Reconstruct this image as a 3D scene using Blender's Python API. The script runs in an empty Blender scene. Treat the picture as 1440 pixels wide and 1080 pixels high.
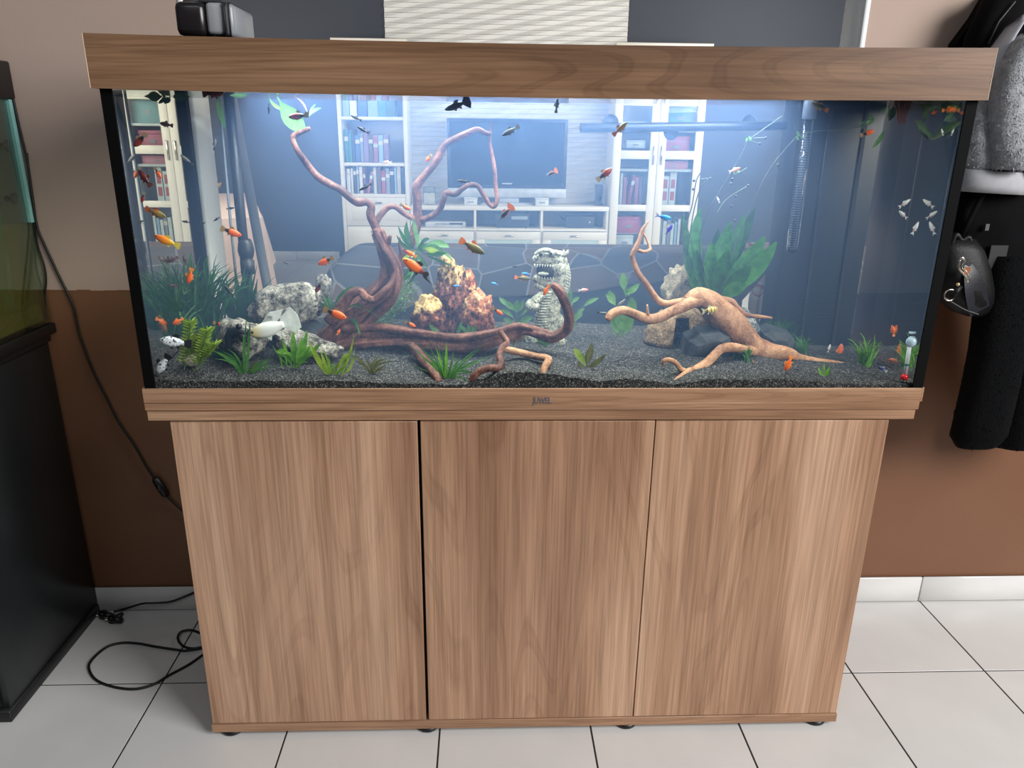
import bpy, bmesh, math, random
from mathutils import Vector, Matrix, noise as mn

# ---------------------------------------------------------------- camera
SC = bpy.context.scene
COL = SC.collection
FPX, PITCH, YAW, ROLL = 1060.0, 0.32148, -0.039138, -0.011788      # focal length in pixels of the 1440 px frame
CAM = Vector((-0.10927, -1.36270, 1.29070))
_R = Matrix.Rotation(-YAW, 3, 'Z')
_cp, _sp, _cr, _sr = math.cos(PITCH), math.sin(PITCH), math.cos(ROLL), math.sin(ROLL)
_PM = Matrix(((1, 0, 0), (0, _cp, -_sp), (0, _sp, _cp)))           # right, forward, up
_RM = Matrix(((_cr, 0, -_sr), (0, 1, 0), (_sr, 0, _cr)))
W2C = _RM @ _PM @ _R
cam_data = bpy.data.cameras.new('camera')
cam_data.sensor_width = 36.0
cam_data.lens = FPX / 1440.0 * 36.0
cam_data.clip_start = 0.05
cam = bpy.data.objects.new('camera', cam_data)
COL.objects.link(cam)
_rows = [W2C[0], W2C[2], -W2C[1]]
cam.matrix_world = Matrix.Translation(CAM) @ Matrix((_rows[0], _rows[1], _rows[2])).transposed().to_4x4()
SC.camera = cam

# ---------------------------------------------------------------- world, lights, exposure
world = bpy.data.worlds.new('daylight')
SC.world = world
world.use_nodes = True
_bg = world.node_tree.nodes['Background']
_bg.inputs['Color'].default_value = (0.86, 0.92, 1.0, 1)
_bg.inputs['Strength'].default_value = 0.09


def area(name, loc, target, sx, sy, watts, col=(1, 1, 1), spread=180):
    l = bpy.data.lights.new(name, 'AREA')
    l.shape, l.size, l.size_y, l.energy, l.color = 'RECTANGLE', sx, sy, watts, col
    l.spread = math.radians(spread)
    o = bpy.data.objects.new(name, l)
    COL.objects.link(o)
    o.location = loc
    o.rotation_euler = (Vector(target) - Vector(loc)).to_track_quat('-Z', 'Y').to_euler()
    return o


area('window_daylight', (3.3, -2.5, 2.7), (0.1, 0.2, 0.5), 2.3, 2.2, 240, (1.0, 0.99, 0.98))
area('hall_fill', (-0.7, -2.0, 3.1), (-0.7, -1.9, 0.0), 2.2, 1.4, 15, (0.95, 0.98, 1.0))  # added overhead fill without a visible source, brightens the floor
area('living_room_daylight', (3.2, 3.6, 2.2), (-0.6, 6.0, 1.1), 2.4, 1.8, 100, (1.0, 0.99, 0.975))
area('living_room_daylight', (-2.9, 3.2, 2.0), (-0.5, 6.2, 1.0), 1.8, 1.6, 66, (1.0, 0.985, 0.965))
# the two tubes of the aquarium lamp inside the hood
area('aquarium_tube_light', (-0.03, 0.115, 1.384), (-0.03, 0.1150001, 0.5), 1.02, 0.03, 7.8, (0.80, 0.90, 1.0))
area('aquarium_tube_light', (-0.03, 0.235, 1.384), (-0.03, 0.2350001, 0.5), 1.02, 0.03, 7.8, (0.80, 0.90, 1.0))
SC.view_settings.view_transform = 'Standard'
SC.view_settings.look = 'None'
SC.view_settings.gamma = 1.0
SC.view_settings.use_curve_mapping = False
SC.view_settings.exposure = 0.13
SC.cycles.max_bounces = 10
SC.cycles.diffuse_bounces = 3
SC.cycles.glossy_bounces = 4
SC.cycles.transmission_bounces = 6
SC.cycles.volume_bounces = 0
SC.cycles.transparent_max_bounces = 40
SC.cycles.caustics_reflective = False
SC.cycles.caustics_refractive = False
SC.cycles.use_denoising = True
SC.cycles.use_adaptive_sampling = True
SC.cycles.adaptive_threshold = 0.02

# ---------------------------------------------------------------- pixel -> place
W2Ci = W2C.transposed()


def ray(px, py):
    return W2Ci @ Vector(((px - 720) / FPX, 1.0, -(py - 540) / FPX))


def P(px, py, Y):
    """the place at depth Y (a real plane in the room) seen at a photo pixel"""
    d = ray(px, py)
    return CAM + d * ((Y - CAM.y) / d.y)


def PZ(px, py, z):
    d = ray(px, py)
    return CAM + d * ((z - CAM.z) / d.z)


def S(px, py, Y):
    """metres per photo pixel there"""
    return (P(px + 1, py, Y) - P(px, py, Y)).length


F = 0.012                                                           # height of the tiled floor
WY = 0.48                                                           # near face of the painted wall
TX, TD = 0.745, 0.345                                               # half width and depth of the tank
Z0, Z1 = 0.8286, 1.353                                              # foot of the glass in view, hood's lower edge

# ---------------------------------------------------------------- mesh helpers


def lin(c):
    return tuple(((v / 255) / 12.92 if v <= 10.31 else (((v / 255) + 0.055) / 1.055) ** 2.4) for v in c)


class MB:
    def __init__(self):
        self.v, self.f, self.m = [], [], []

    def add(self, vs, fs, mi=0):
        o = len(self.v)
        self.v += [Vector(p) for p in vs]
        self.f += [tuple(i + o for i in f) for f in fs]
        self.m += [mi] * len(fs)
        return self

    def box(self, a, b, mi=0, bev=0.0):
        x0, x1 = sorted((a[0], b[0])); y0, y1 = sorted((a[1], b[1])); z0, z1 = sorted((a[2], b[2]))
        if bev <= 0:
            vs = [(x, y, z) for z in (z0, z1) for y in (y0, y1) for x in (x0, x1)]
            fs = [(0, 2, 3, 1), (4, 5, 7, 6), (0, 1, 5, 4), (2, 6, 7, 3), (0, 4, 6, 2), (1, 3, 7, 5)]
            return self.add(vs, fs, mi)
        bm = bmesh.new()
        bmesh.ops.create_cube(bm, size=1)
        for v in bm.verts:
            v.co = Vector(((x0 + x1) / 2 + v.co.x * (x1 - x0), (y0 + y1) / 2 + v.co.y * (y1 - y0), (z0 + z1) / 2 + v.co.z * (z1 - z0)))
        bmesh.ops.bevel(bm, geom=list(bm.edges), offset=bev, segments=2 if bev > 0.003 else 1, affect='EDGES', profile=0.5)
        bm.verts.index_update()
        self.add([v.co.copy() for v in bm.verts], [tuple(v.index for v in f.verts) for f in bm.faces], mi)
        bm.free()
        return self

    def tube(self, path, rad, n=8, mi=0, cap=True, mod=None):
        path = [Vector(p) for p in path]
        if not hasattr(rad, '__len__'):
            rad = [rad] * len(path)
        up = Vector((0, 0, 1)) if abs((path[1] - path[0]).normalized().z) < 0.9 else Vector((1, 0, 0))
        vs, L = [], 0
        for i, p in enumerate(path):
            t = (path[min(i + 1, len(path) - 1)] - path[max(i - 1, 0)]).normalized()
            a = (up - t * up.dot(t)).normalized()
            up = a
            b = t.cross(a)
            if i:
                L += (p - path[i - 1]).length
            for k in range(n):
                th = 2 * math.pi * k / n
                r = rad[i] * (mod(th, L, i) if mod else 1)
                vs.append(p + (a * math.cos(th) + b * math.sin(th)) * r)
        fs = []
        for i in range(len(path) - 1):
            for k in range(n):
                k2 = (k + 1) % n
                fs.append((i * n + k, i * n + k2, (i + 1) * n + k2, (i + 1) * n + k))
        if cap:
            fs.append(tuple(range(n - 1, -1, -1)))
            e = (len(path) - 1) * n
            fs.append(tuple(range(e, e + n)))
        return self.add(vs, fs, mi)

    def lathe(self, c, prof, n=16, mi=0, axis='Z', sx=1, sy=1):
        c = Vector(c); vs = []
        for r, h in prof:
            for k in range(n):
                th = 2 * math.pi * k / n
                q = Vector((r * sx * math.cos(th), r * sy * math.sin(th), h))
                if axis == 'Y':
                    q = Vector((q.x, -q.z, q.y))
                elif axis == 'X':
                    q = Vector((q.z, q.x, q.y))
                vs.append(c + q)
        fs = []
        for i in range(len(prof) - 1):
            for k in range(n):
                k2 = (k + 1) % n
                fs.append((i * n + k, i * n + k2, (i + 1) * n + k2, (i + 1) * n + k))
        if prof[0][0] > 1e-6:
            fs.append(tuple(range(n - 1, -1, -1)))
        if prof[-1][0] > 1e-6:
            e = (len(prof) - 1) * n
            fs.append(tuple(range(e, e + n)))
        return self.add(vs, fs, mi)

    def ball(self, c, r, n=10, m=6, mi=0, scale=(1, 1, 1)):
        prof = [(r * math.sin(math.pi * i / m), -r * math.cos(math.pi * i / m)) for i in range(m + 1)]
        c = Vector(c); vs, fs = [], []
        for i, (rr, h) in enumerate(prof):
            for k in range(n):
                th = 2 * math.pi * k / n
                vs.append(c + Vector((rr * math.cos(th) * scale[0], rr * math.sin(th) * scale[1], h * scale[2])))
        for i in range(m):
            for k in range(n):
                k2 = (k + 1) % n
                fs.append((i * n + k, i * n + k2, (i + 1) * n + k2, (i + 1) * n + k))
        return self.add(vs, fs, mi)

    def prism(self, pts, thick, axis='Y', mi=0):
        """closed outline given as points, extruded by vector along an axis"""
        d = {'X': Vector((1, 0, 0)), 'Y': Vector((0, 1, 0)), 'Z': Vector((0, 0, 1))}[axis] * thick
        n = len(pts); a = [Vector(p) for p in pts]
        fs = [tuple(range(n)), tuple(range(2 * n - 1, n - 1, -1))] + [(i, (i + 1) % n, n + (i + 1) % n, n + i) for i in range(n)]
        return self.add(a + [p + d for p in a], fs, mi)

    def blade(self, base, ctrl, tip, w, n=6, prof=None, face=None, fold=0.15, mi=0, twist=0.0):
        """curved leaf: a ribbon with a folded midrib"""
        base, ctrl, tip = Vector(base), Vector(ctrl), Vector(tip)
        prof = prof or (lambda t: math.sin(math.pi * min(1, t * 0.95 + 0.05)) ** 0.8)
        face = Vector(face) if face else Vector((0, -1, 0.25))
        vs, fs = [], []
        for i in range(n + 1):
            t = i / n
            p = base * (1 - t) ** 2 + ctrl * 2 * t * (1 - t) + tip * t * t
            d = ((ctrl - base) * (1 - t) + (tip - ctrl) * t)
            d = d.normalized() if d.length > 1e-9 else Vector((0, 0, 1))
            s = d.cross(face)
            s = s.normalized() if s.length > 1e-6 else Vector((1, 0, 0))
            if twist:
                s = Matrix.Rotation(twist * (0.3 + t), 3, d) @ s
            nrm = s.cross(d)
            ww = w * 0.5 * max(prof(t), 0.03)
            vs += [p - s * ww, p - nrm * ww * fold * 2, p + s * ww]
        for i in range(n):
            a = i * 3
            fs += [(a, a + 1, a + 4, a + 3), (a + 1, a + 2, a + 5, a + 4)]
        return self.add(vs, fs, mi)

    def data(self, name, mats, smooth=True, off=Vector((0, 0, 0))):
        me = bpy.data.meshes.new(name)
        me.from_pydata([v - off for v in self.v], [], self.f)
        for m in (mats if isinstance(mats, (list, tuple)) else [mats]):
            me.materials.append(m)
        if any(self.m):
            me.polygons.foreach_set('material_index', self.m)
        me.polygons.foreach_set('use_smooth', [smooth] * len(self.f))
        me.update()
        return me


def catmull(pts, sub=4):
    """smooth a list of tuples (any length) with Catmull-Rom"""
    out = []
    n = len(pts)
    for i in range(n - 1):
        p0, p1, p2, p3 = pts[max(i - 1, 0)], pts[i], pts[i + 1], pts[min(i + 2, n - 1)]
        for s in range(sub):
            t = s / sub
            out.append(tuple(0.5 * (2 * b + (c - a) * t + (2 * a - 5 * b + 4 * c - d) * t * t + (-a + 3 * b - 3 * c + d) * t ** 3)
                             for a, b, c, d in zip(p0, p1, p2, p3)))
    out.append(tuple(pts[-1]))
    return out


def wloc(o):
    v = Vector((0, 0, 0))
    while o is not None:
        v += Vector(o.location)
        o = o.parent
    return v


def tag(o, label=None, cat=None, group=None, kind=None):
    for k, v in (('label', label), ('category', cat), ('group', group), ('kind', kind)):
        if v:
            o[k] = v
    return o


def thing(name, label, cat, loc, group=None):
    o = bpy.data.objects.new(name, None)
    o.empty_display_size = 0.05
    COL.objects.link(o)
    o.location = loc
    return tag(o, label, cat, group)


def obj(name, mb, mats, parent=None, smooth=True, label=None, cat=None, group=None, kind=None, sharp=None, loc=None):
    off = wloc(parent) if parent is not None else Vector(loc or (0, 0, 0))
    me = mb.data(name, mats, smooth, off)
    o = bpy.data.objects.new(name, me)
    COL.objects.link(o)
    if parent is not None:
        o.parent = parent
    elif loc:
        o.location = loc
    if sharp is not None:
        me.set_sharp_from_angle(angle=math.radians(sharp))
    return tag(o, label, cat, group, kind)


def bx(name, a, b, mats, parent=None, bev=0.0, **k):
    k.setdefault('smooth', bev > 0)
    if bev > 0:
        k.setdefault('sharp', 50)
    return obj(name, MB().box(a, b, 0, bev), mats, parent, **k)


def copy_tree(o, parent=None):
    c = o.copy()
    COL.objects.link(c)
    if parent is not None:
        c.parent = parent
    for ch in list(o.children):
        copy_tree(ch, c)
    return c


# ---------------------------------------------------------------- materials
class NT:
    def __init__(self, name):
        self.mat = bpy.data.materials.new(name)
        self.mat.use_nodes = True
        self.t = self.mat.node_tree
        self.t.nodes.clear()
        self.out = self.t.nodes.new('ShaderNodeOutputMaterial')

    def n(self, typ, **kw):
        nd = self.t.nodes.new(typ)
        for k, v in kw.items():
            if k.startswith('i_'):
                key = k[2:].replace('_', ' ')
                nd.inputs[key].default_value = v
            else:
                setattr(nd, k, v)
        return nd

    def l(self, a, b):
        self.t.links.new(a, b)

    def coords(self, scale=(1, 1, 1), rot=(0, 0, 0), loc=(0, 0, 0)):
        tc = self.n('ShaderNodeTexCoord')
        mp = self.n('ShaderNodeMapping')
        mp.inputs['Scale'].default_value = scale
        mp.inputs['Rotation'].default_value = rot
        mp.inputs['Location'].default_value = loc
        self.l(tc.outputs['Object'], mp.inputs['Vector'])
        return mp.outputs['Vector']

    def noise(self, vec, scale=5, detail=3, rough=0.5, dist=0):
        nd = self.n('ShaderNodeTexNoise')
        nd.inputs['Scale'].default_value = scale
        nd.inputs['Detail'].default_value = detail
        nd.inputs['Roughness'].default_value = rough
        nd.inputs['Distortion'].default_value = dist
        self.l(vec, nd.inputs['Vector'])
        return nd.outputs['Fac']

    def ramp(self, fac, stops):
        nd = self.n('ShaderNodeValToRGB')
        e = nd.color_ramp.elements
        while len(e) < len(stops):
            e.new(0.5)
        for el, (p, c) in zip(e, stops):
            el.position = p
            el.color = tuple(c) + (1,) if len(c) == 3 else c
        self.l(fac, nd.inputs['Fac'])
        return nd.outputs['Color']

    def math(self, op, a, b=None):
        nd = self.n('ShaderNodeMath', operation=op)
        for i, v in enumerate((a, b)):
            if v is None:
                continue
            if isinstance(v, (int, float)):
                nd.inputs[i].default_value = v
            else:
                self.l(v, nd.inputs[i])
        return nd.outputs[0]

    def mix(self, fac, a, b, mode='MIX'):
        nd = self.n('ShaderNodeMix', data_type='RGBA', blend_type=mode)
        for sock, v in ((nd.inputs[0], fac), (nd.inputs[6], a), (nd.inputs[7], b)):
            if isinstance(v, (int, float)):
                sock.default_value = v
            elif isinstance(v, (tuple, list)):
                sock.default_value = tuple(v) + (1,) if len(v) == 3 else v
            else:
                self.l(v, sock)
        return nd.outputs[2]

    def bump(self, h, strength=0.3, dist=0.002):
        nd = self.n('ShaderNodeBump')
        nd.inputs['Strength'].default_value = strength
        nd.inputs['Distance'].default_value = dist
        self.l(h, nd.inputs['Height'])
        return nd.outputs['Normal']

    def bsdf(self, col, rough=0.5, metal=0.0, normal=None, spec=0.5, coat=0.0, **kw):
        b = self.n('ShaderNodeBsdfPrincipled')
        if isinstance(col, (tuple, list)):
            b.inputs['Base Color'].default_value = tuple(col)[:3] + (1,)
        else:
            self.l(col, b.inputs['Base Color'])
        b.inputs['Roughness'].default_value = rough
        b.inputs['Metallic'].default_value = metal
        b.inputs['Specular IOR Level'].default_value = spec
        b.inputs['Coat Weight'].default_value = coat
        if normal is not None:
            self.l(normal, b.inputs['Normal'])
        for k, v in kw.items():
            b.inputs[k].default_value = v
        return b.outputs['BSDF']

    def done(self, s):
        self.l(s, self.out.inputs['Surface'])
        return self.mat


_mc = {}


def pm(name, rgb, rough=0.5, metal=0.0, var=0.12, vs=14, bump=0.0, bs=160, spec=0.5, coat=0.0, bdist=0.002):
    """painted / plastic / fabric / stone surface with a little uneven tone and fine relief"""
    if name in _mc:
        return _mc[name]
    t = NT(name)
    c = lin(rgb)
    v = t.coords()
    nz = t.noise(v, vs, 4)
    col = t.ramp(nz, [(0.3, tuple(x * (1 - var) for x in c)), (0.7, tuple(min(1, x * (1 + var)) for x in c))])
    nb = t.bump(t.noise(v, bs, 3), bump, bdist) if bump else None
    _mc[name] = t.done(t.bsdf(col, rough, metal, nb, spec, coat))
    return _mc[name]


def wood(name, vertical, light, mid, dark, line=0.55, seed=0.0):
    """printed walnut board: broad tone bands, winding growth lines, fine streaks along the grain"""
    t = NT(name)
    a = (1, 1, 1)
    if vertical:
        v1, v2, v3, v4 = (t.coords((7, 7, .5), loc=(seed, 0, 0)), t.coords((5.2, 5.2, .62), loc=(seed + 3, 1, 0)),
                          t.coords((260, 260, 5)), t.coords((70, 70, 1.6), loc=(seed, 0, 4)))
    else:
        v1, v2, v3, v4 = (t.coords((0.9, 8, 8), loc=(seed, 0, 0)), t.coords((0.40, 8.5, 8.5), loc=(seed + 3, 1, 0)),
                          t.coords((7, 300, 300)), t.coords((2.5, 60, 60), loc=(0, 0, 4)))
    band = t.noise(v1, 1.0, 3, 0.55, 0.4)
    base = t.ramp(band, [(0.34, lin(light)), (0.5, lin(mid)), (0.68, lin(dark))])
    n2 = t.noise(v2, 1.0, 1.5, 0.4, 0.25)
    sn = t.math('SINE', t.math('MULTIPLY', n2, 95.0 if vertical else 150.0))
    gl = t.ramp(sn, [(0.45, (1, 1, 1)), (0.80, (0.66, 0.61, 0.57)), (1.0, (0.80, 0.76, 0.73))])
    mask = t.ramp(t.noise(v1, 1.6, 2), [(0.36, (0.25,) * 3), (0.62, (1,) * 3)])
    c = t.mix(t.math('MULTIPLY', mask, line), base, gl, 'MULTIPLY')
    fine = t.ramp(t.noise(v3, 1.0, 2, 0.6), [(0.34, (0.80, 0.78, 0.76)), (0.60, (1.09, 1.09, 1.09))])
    c = t.mix(0.9, c, fine, 'MULTIPLY')
    st = t.ramp(t.noise(v4, 1.0, 2, 0.6), [(0.34, (0.84, 0.82, 0.80)), (0.60, (1.06, 1.06, 1.06))])
    c = t.mix(0.9, c, st, 'MULTIPLY')
    nb = t.bump(t.noise(v3, 1.0, 2), 0.12, 0.0006)
    return t.done(t.bsdf(c, 0.42, 0, nb, 0.4))


def leafmat(name, rgb, rgb2=None, trans=0.35, rough=0.45):
    if name in _mc:
        return _mc[name]
    t = NT(name)
    c, c2 = lin(rgb), lin(rgb2 or tuple(int(x * 0.7) for x in rgb))
    col = t.ramp(t.noise(t.coords(), 45, 3, 0.6, 0.5), [(0.32, c2), (0.66, c)])
    b = t.bsdf(col, rough, 0, None, 0.35)
    tr = t.n('ShaderNodeBsdfTranslucent')
    t.l(col, tr.inputs['Color'])
    mx = t.n('ShaderNodeMixShader')
    mx.inputs[0].default_value = trans
    t.l(b, mx.inputs[1]); t.l(tr.outputs[0], mx.inputs[2])
    _mc[name] = t.done(mx.outputs[0])
    return _mc[name]


def clear(name, tint=(0.97, 0.99, 0.985), refl=0.06, rough=0.0):
    """thin clear pane: mostly passes light straight on, mirrors a little more at a glance"""
    t = NT(name)
    tr = t.n('ShaderNodeBsdfTransparent')
    tr.inputs['Color'].default_value = tuple(tint) + (1,)
    g = t.n('ShaderNodeBsdfGlossy')
    g.inputs['Roughness'].default_value = rough
    lw = t.n('ShaderNodeLayerWeight')
    lw.inputs['Blend'].default_value = 0.25
    f = t.math('MULTIPLY', lw.outputs['Fresnel'], refl * 10)
    f = t.math('MINIMUM', f, 0.5)
    mx = t.n('ShaderNodeMixShader')
    t.l(f, mx.inputs[0]); t.l(tr.outputs[0], mx.inputs[1]); t.l(g.outputs[0], mx.inputs[2])
    return t.done(mx.outputs[0])


def inner_mirror(name, amount=0.85, tint=(0.93, 0.97, 0.97)):
    """glass or water boundary met from the water side: past the critical angle it reflects totally, seen from outside it is clear"""
    t = NT(name)
    tr = t.n('ShaderNodeBsdfTransparent')
    tr.inputs['Color'].default_value = (0.97, 0.99, 0.99, 1)
    g = t.n('ShaderNodeBsdfGlossy')
    g.inputs['Roughness'].default_value = 0.0
    g.inputs['Color'].default_value = tuple(tint) + (1,)
    lw = t.n('ShaderNodeLayerWeight')
    lw.inputs['Blend'].default_value = 0.5
    tir = t.ramp(lw.outputs['Facing'], [(0.32, (0.03,) * 3), (0.42, (amount,) * 3)])
    ge = t.n('ShaderNodeNewGeometry')
    f = t.math('MULTIPLY', tir, t.math('SUBTRACT', 1.0, ge.outputs['Backfacing']))
    mx = t.n('ShaderNodeMixShader')
    t.l(f, mx.inputs[0]); t.l(tr.outputs[0], mx.inputs[1]); t.l(g.outputs[0], mx.inputs[2])
    return t.done(mx.outputs[0])


def ramp_mat(name, stops, axis=0, rough=0.4, spec=0.5, speck=None, trans=0.0):
    """colours that run along one local axis of the thing (fish skins), optional dark speckles"""
    t = NT(name)
    tc = t.n('ShaderNodeTexCoord')
    sx = t.n('ShaderNodeSeparateXYZ')
    t.l(tc.outputs['Object'], sx.inputs[0])
    f = t.math('ADD', sx.outputs[axis], 0.5)
    col = t.ramp(f, [(p, lin(c)) for p, c in stops])
    if speck:
        nz = t.noise(tc.outputs['Object'], speck[0], 2, 0.6)
        m = t.ramp(nz, [(speck[1], (0,) * 3), (speck[1] + 0.06, (1,) * 3)])
        col = t.mix(m, col, lin(speck[2]))
    s = t.bsdf(col, rough, 0, None, spec)
    if trans:
        tr = t.n('ShaderNodeBsdfTransparent')
        mx = t.n('ShaderNodeMixShader')
        mx.inputs[0].default_value = trans
        t.l(s, mx.inputs[1]); t.l(tr.outputs[0], mx.inputs[2])
        s = mx.outputs[0]
    return t.done(s)


BLACK = pm('black_plastic', (18, 18, 20), 0.4, var=0.1)
WHITEP = pm('white_lacquer', (226, 222, 212), 0.45, var=0.02)
CHROME = pm('brushed_metal', (200, 195, 185), 0.25, 1.0, var=0.05)
GLASS = clear('clear_glass')
SILIC = pm('black_silicone', (7, 7, 8), 0.7, var=0.05, spec=0.1)

# ================================================================ the rooms
rnd = random.Random(7)
tile_m = pm('pale_stone_tile', (212, 211, 209), 0.22, var=0.045, vs=5, bump=0.05, bs=30)
grout_m = pm('dark_grout', (38, 37, 36), 0.9)
beige_m = pm('beige_wall_paint', (180, 158, 145), 0.85, var=0.03, vs=4, bump=0.08, bs=260)
brown_m = pm('brown_wall_paint', (118, 80, 56), 0.5, var=0.05, vs=4, bump=0.1, bs=220)
slate_m = pm('slate_wall_paint', (54, 60, 70), 0.6, var=0.05, vs=2, bump=0.05, bs=200)
white_m = pm('white_gloss_paint', (226, 228, 230), 0.35, var=0.02)
TS = 0.3415
XJ, YJ = -0.2095, 0.175
YB = 6.58

floor = bx('floor', (-4.4, -2.6, F - 0.06), (4.4, YB + 0.1, F - 0.0012), grout_m, kind='structure')
tile_me = MB().box((0.002, 0.002, F - 0.004), (TS - 0.002, TS - 0.002, F), 0, 0.0004).data('tile', tile_m, False)


def lay_tile(x, y):
    o = bpy.data.objects.new('tile', tile_me)
    COL.objects.link(o)
    o.parent = floor
    o.location = (x, y, 0)


for i in range(-5, 6):
    for j in range(-3, 1):
        lay_tile(XJ + i * TS, YJ + j * TS)
for i in range(-12, 0):
    for j in range(7, 19):
        lay_tile(XJ + i * TS, YJ + j * TS)
# the rest of the living room floor lies hidden behind the sofa: one slab
bx('living_room_floor', (XJ, 0.60, F - 0.004), (4.2, YB, F - 0.0005), tile_m, floor)
bx('living_room_floor', (-4.3, 0.60, F - 0.003), (XJ, YJ + 7 * TS, F - 0.0005), tile_m, floor)


def two_tone(name, x0, x1):
    m = MB()
    zs = 0.9155
    m.box((x0, WY, F), (x1, WY + 0.1, zs), 1)
    m.box((x0, WY, zs), (x1, WY + 0.1, 2.75), 0)
    n = 60                                                       # hand-cut paint edge, a hair uneven
    for i in range(n):
        a, b = x0 + (x1 - x0) * i / n, x0 + (x1 - x0) * (i + 1) / n
        h = rnd.uniform(0.0005, 0.003)
        m.box((a, WY - 0.0006, zs - 0.002), (b, WY, zs + h), 1)
    return obj(name, m, [beige_m, brown_m], None, False, kind='structure')


two_tone('wall_left', -2.7, -0.775)
two_tone('wall_right', 0.757, 2.7)
bx('trim_1', (-0.775, WY - 0.003, F), (-0.765, WY + 0.103, 2.75), white_m, bev=0.002, kind='structure')
bx('trim_2', (0.744, WY - 0.003, F), (0.757, WY + 0.103, 2.75), white_m, bev=0.002, kind='structure')
for nm, x0, x1, h in (('baseboard_left', -2.7, -0.775, 0.087), ('baseboard_right', 0.757, 2.7, 0.094)):
    b = bx(nm, (x0, WY - 0.004, F), (x1, WY, h - 0.002), grout_m, kind='structure')
    x = 1.150 - 6 * TS if x0 < 0 else 1.150 - 2 * TS
    if x0 < 0:
        x = 1.150 - 12 * TS
    while x < x1:
        a, c = max(x, x0), min(x + TS, x1)
        if c - a > 0.02:
            bx('tile', (a + 0.001, WY - 0.010, F + 0.002), (c - 0.001, WY - 0.003, h), tile_m, b, bev=0.0025)
        x += TS

bx('wall_back', (-4.4, YB, F), (4.4, YB + 0.1, 2.9), slate_m, kind='structure')
bx('wall_far_left', (-4.4, 0.58, F), (-4.3, YB, 2.9), pm('living_side_wall', (196, 190, 180), 0.8), kind='structure')
bx('wall_far_right', (4.3, 0.58, F), (4.4, YB, 2.9), pm('living_side_wall', (196, 190, 180), 0.8), kind='structure')
bb = bx('baseboard_back', (-4.3, YB - 0.004, F), (-1.62, YB, 0.098), grout_m, kind='structure')
for i in range(6):
    a = -4.28 + i * 0.445
    bx('tile', (a + 0.001, YB - 0.012, F), (a + 0.443, YB - 0.003, 0.1), tile_m, bb, bev=0.002)


def put(nm, *a, **k):
    return bx(nm, *a, **k)


# ---------------------------------------------------------------- aquarium cabinet
door_m = wood('walnut_door', True, (194, 158, 131), (176, 138, 111), (146, 109, 85), 0.5, 2.0)
trim_m = wood('walnut_trim', False, (188, 154, 126), (169, 132, 104), (138, 101, 76), 0.55, 5.0)
hood_m = wood('walnut_hood_dimmed', False, (146, 113, 86), (122, 91, 67), (94, 67, 48), 0.6, 1.3)  # same walnut, darkened: the hood's dimmer light is put into its colour
CD = 0.36
cabinet = thing('aquarium_cabinet', 'walnut three-door cabinet carrying the large aquarium', 'cabinet', (0, 0.18, F))
CL, CR = -0.7079, 0.6905
m = MB()
m.box((CL, 0.018, 0.045), (CL + 0.016, CD, 0.763)); m.box((CR - 0.016, 0.018, 0.045), (CR, CD, 0.763))
obj('side_panel', MB().box((CL, 0.0185, 0.0455), (CL + 0.016, CD, 0.7625), 0, 0.001), door_m, cabinet, False)
obj('side_panel', MB().box((CR - 0.016, 0.0185, 0.0455), (CR, CD, 0.7625), 0, 0.001), door_m, cabinet, False)
obj('back_panel', MB().box((CL + 0.017, CD - 0.01, 0.046), (CR - 0.017, CD - 0.002, 0.762)), pm('dark_inside', (30, 24, 20), 0.8), cabinet, False)
obj('inner_carcass', MB().box((CL + 0.018, 0.024, 0.047), (CR - 0.018, CD - 0.012, 0.761)), pm('dark_inside', (30, 24, 20), 0.8), cabinet, False)
for a, b in ((CL, -0.2385), (-0.2325, 0.2246), (0.2268, CR)):
    obj('door', MB().box((a, 0, 0.0475), (b, 0.0178, 0.7605), 0, 0.0009), door_m, cabinet, True, sharp=40)
obj('plinth', MB().box((CL - 0.003, -0.001, 0.0235), (CR + 0.003, CD, 0.0455), 0, 0.001), trim_m, cabinet, True, sharp=40)
obj('top_board', MB().box((-0.748, -0.001, 0.7632), (0.7395, CD + 0.002, 0.7838), 0, 0.001), trim_m, cabinet, True, sharp=40)
for x in (-0.672, -0.236, 0.214, 0.652):
    for y in (0.021, CD - 0.04):
        obj('foot', MB().lathe((x, y, 0), [(0.020, F), (0.024, F + 0.003), (0.024, 0.019), (0.021, 0.0234)], 20), BLACK, cabinet)

# ---------------------------------------------------------------- aquarium: panes, seams, base frame
tank = thing('aquarium', 'large glass aquarium with walnut base frame standing on the three-door cabinet', 'aquarium', (0, TD / 2, 0.784))
PB = 0.80
frame = obj('base_frame', MB().box((-0.7497, -0.004, 0.7845), (0.7432, TD + 0.012, 0.800), 0, 0.0012)
            .box((-0.7497, -0.004, 0.800), (0.7432, -0.0005, 0.8286), 0, 0.0008)
            .box((-0.7497, TD + 0.0005, 0.800), (0.7432, TD + 0.012, 0.8286)), trim_m, tank, True, sharp=40)
obj('frame_end', MB().box((-0.7497, 0.0, 0.800), (-0.7458, TD, 0.8286)), trim_m, tank, False)
obj('frame_end', MB().box((0.7455, 0.0, 0.800), (0.7492, TD, 0.8286)), trim_m, tank, False)
pane_m = clear('aquarium_glass', (0.985, 0.995, 0.992), 0.006)
mir_m = inner_mirror('glass_side_from_water', 0.80)
obj('front_pane', MB().box((-TX, 0.0, PB), (TX, 0.008, 1.40)), pane_m, tank, False)
obj('back_pane', MB().box((-TX, TD - 0.008, PB), (TX, TD, 1.40)), pane_m, tank, False)
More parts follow.
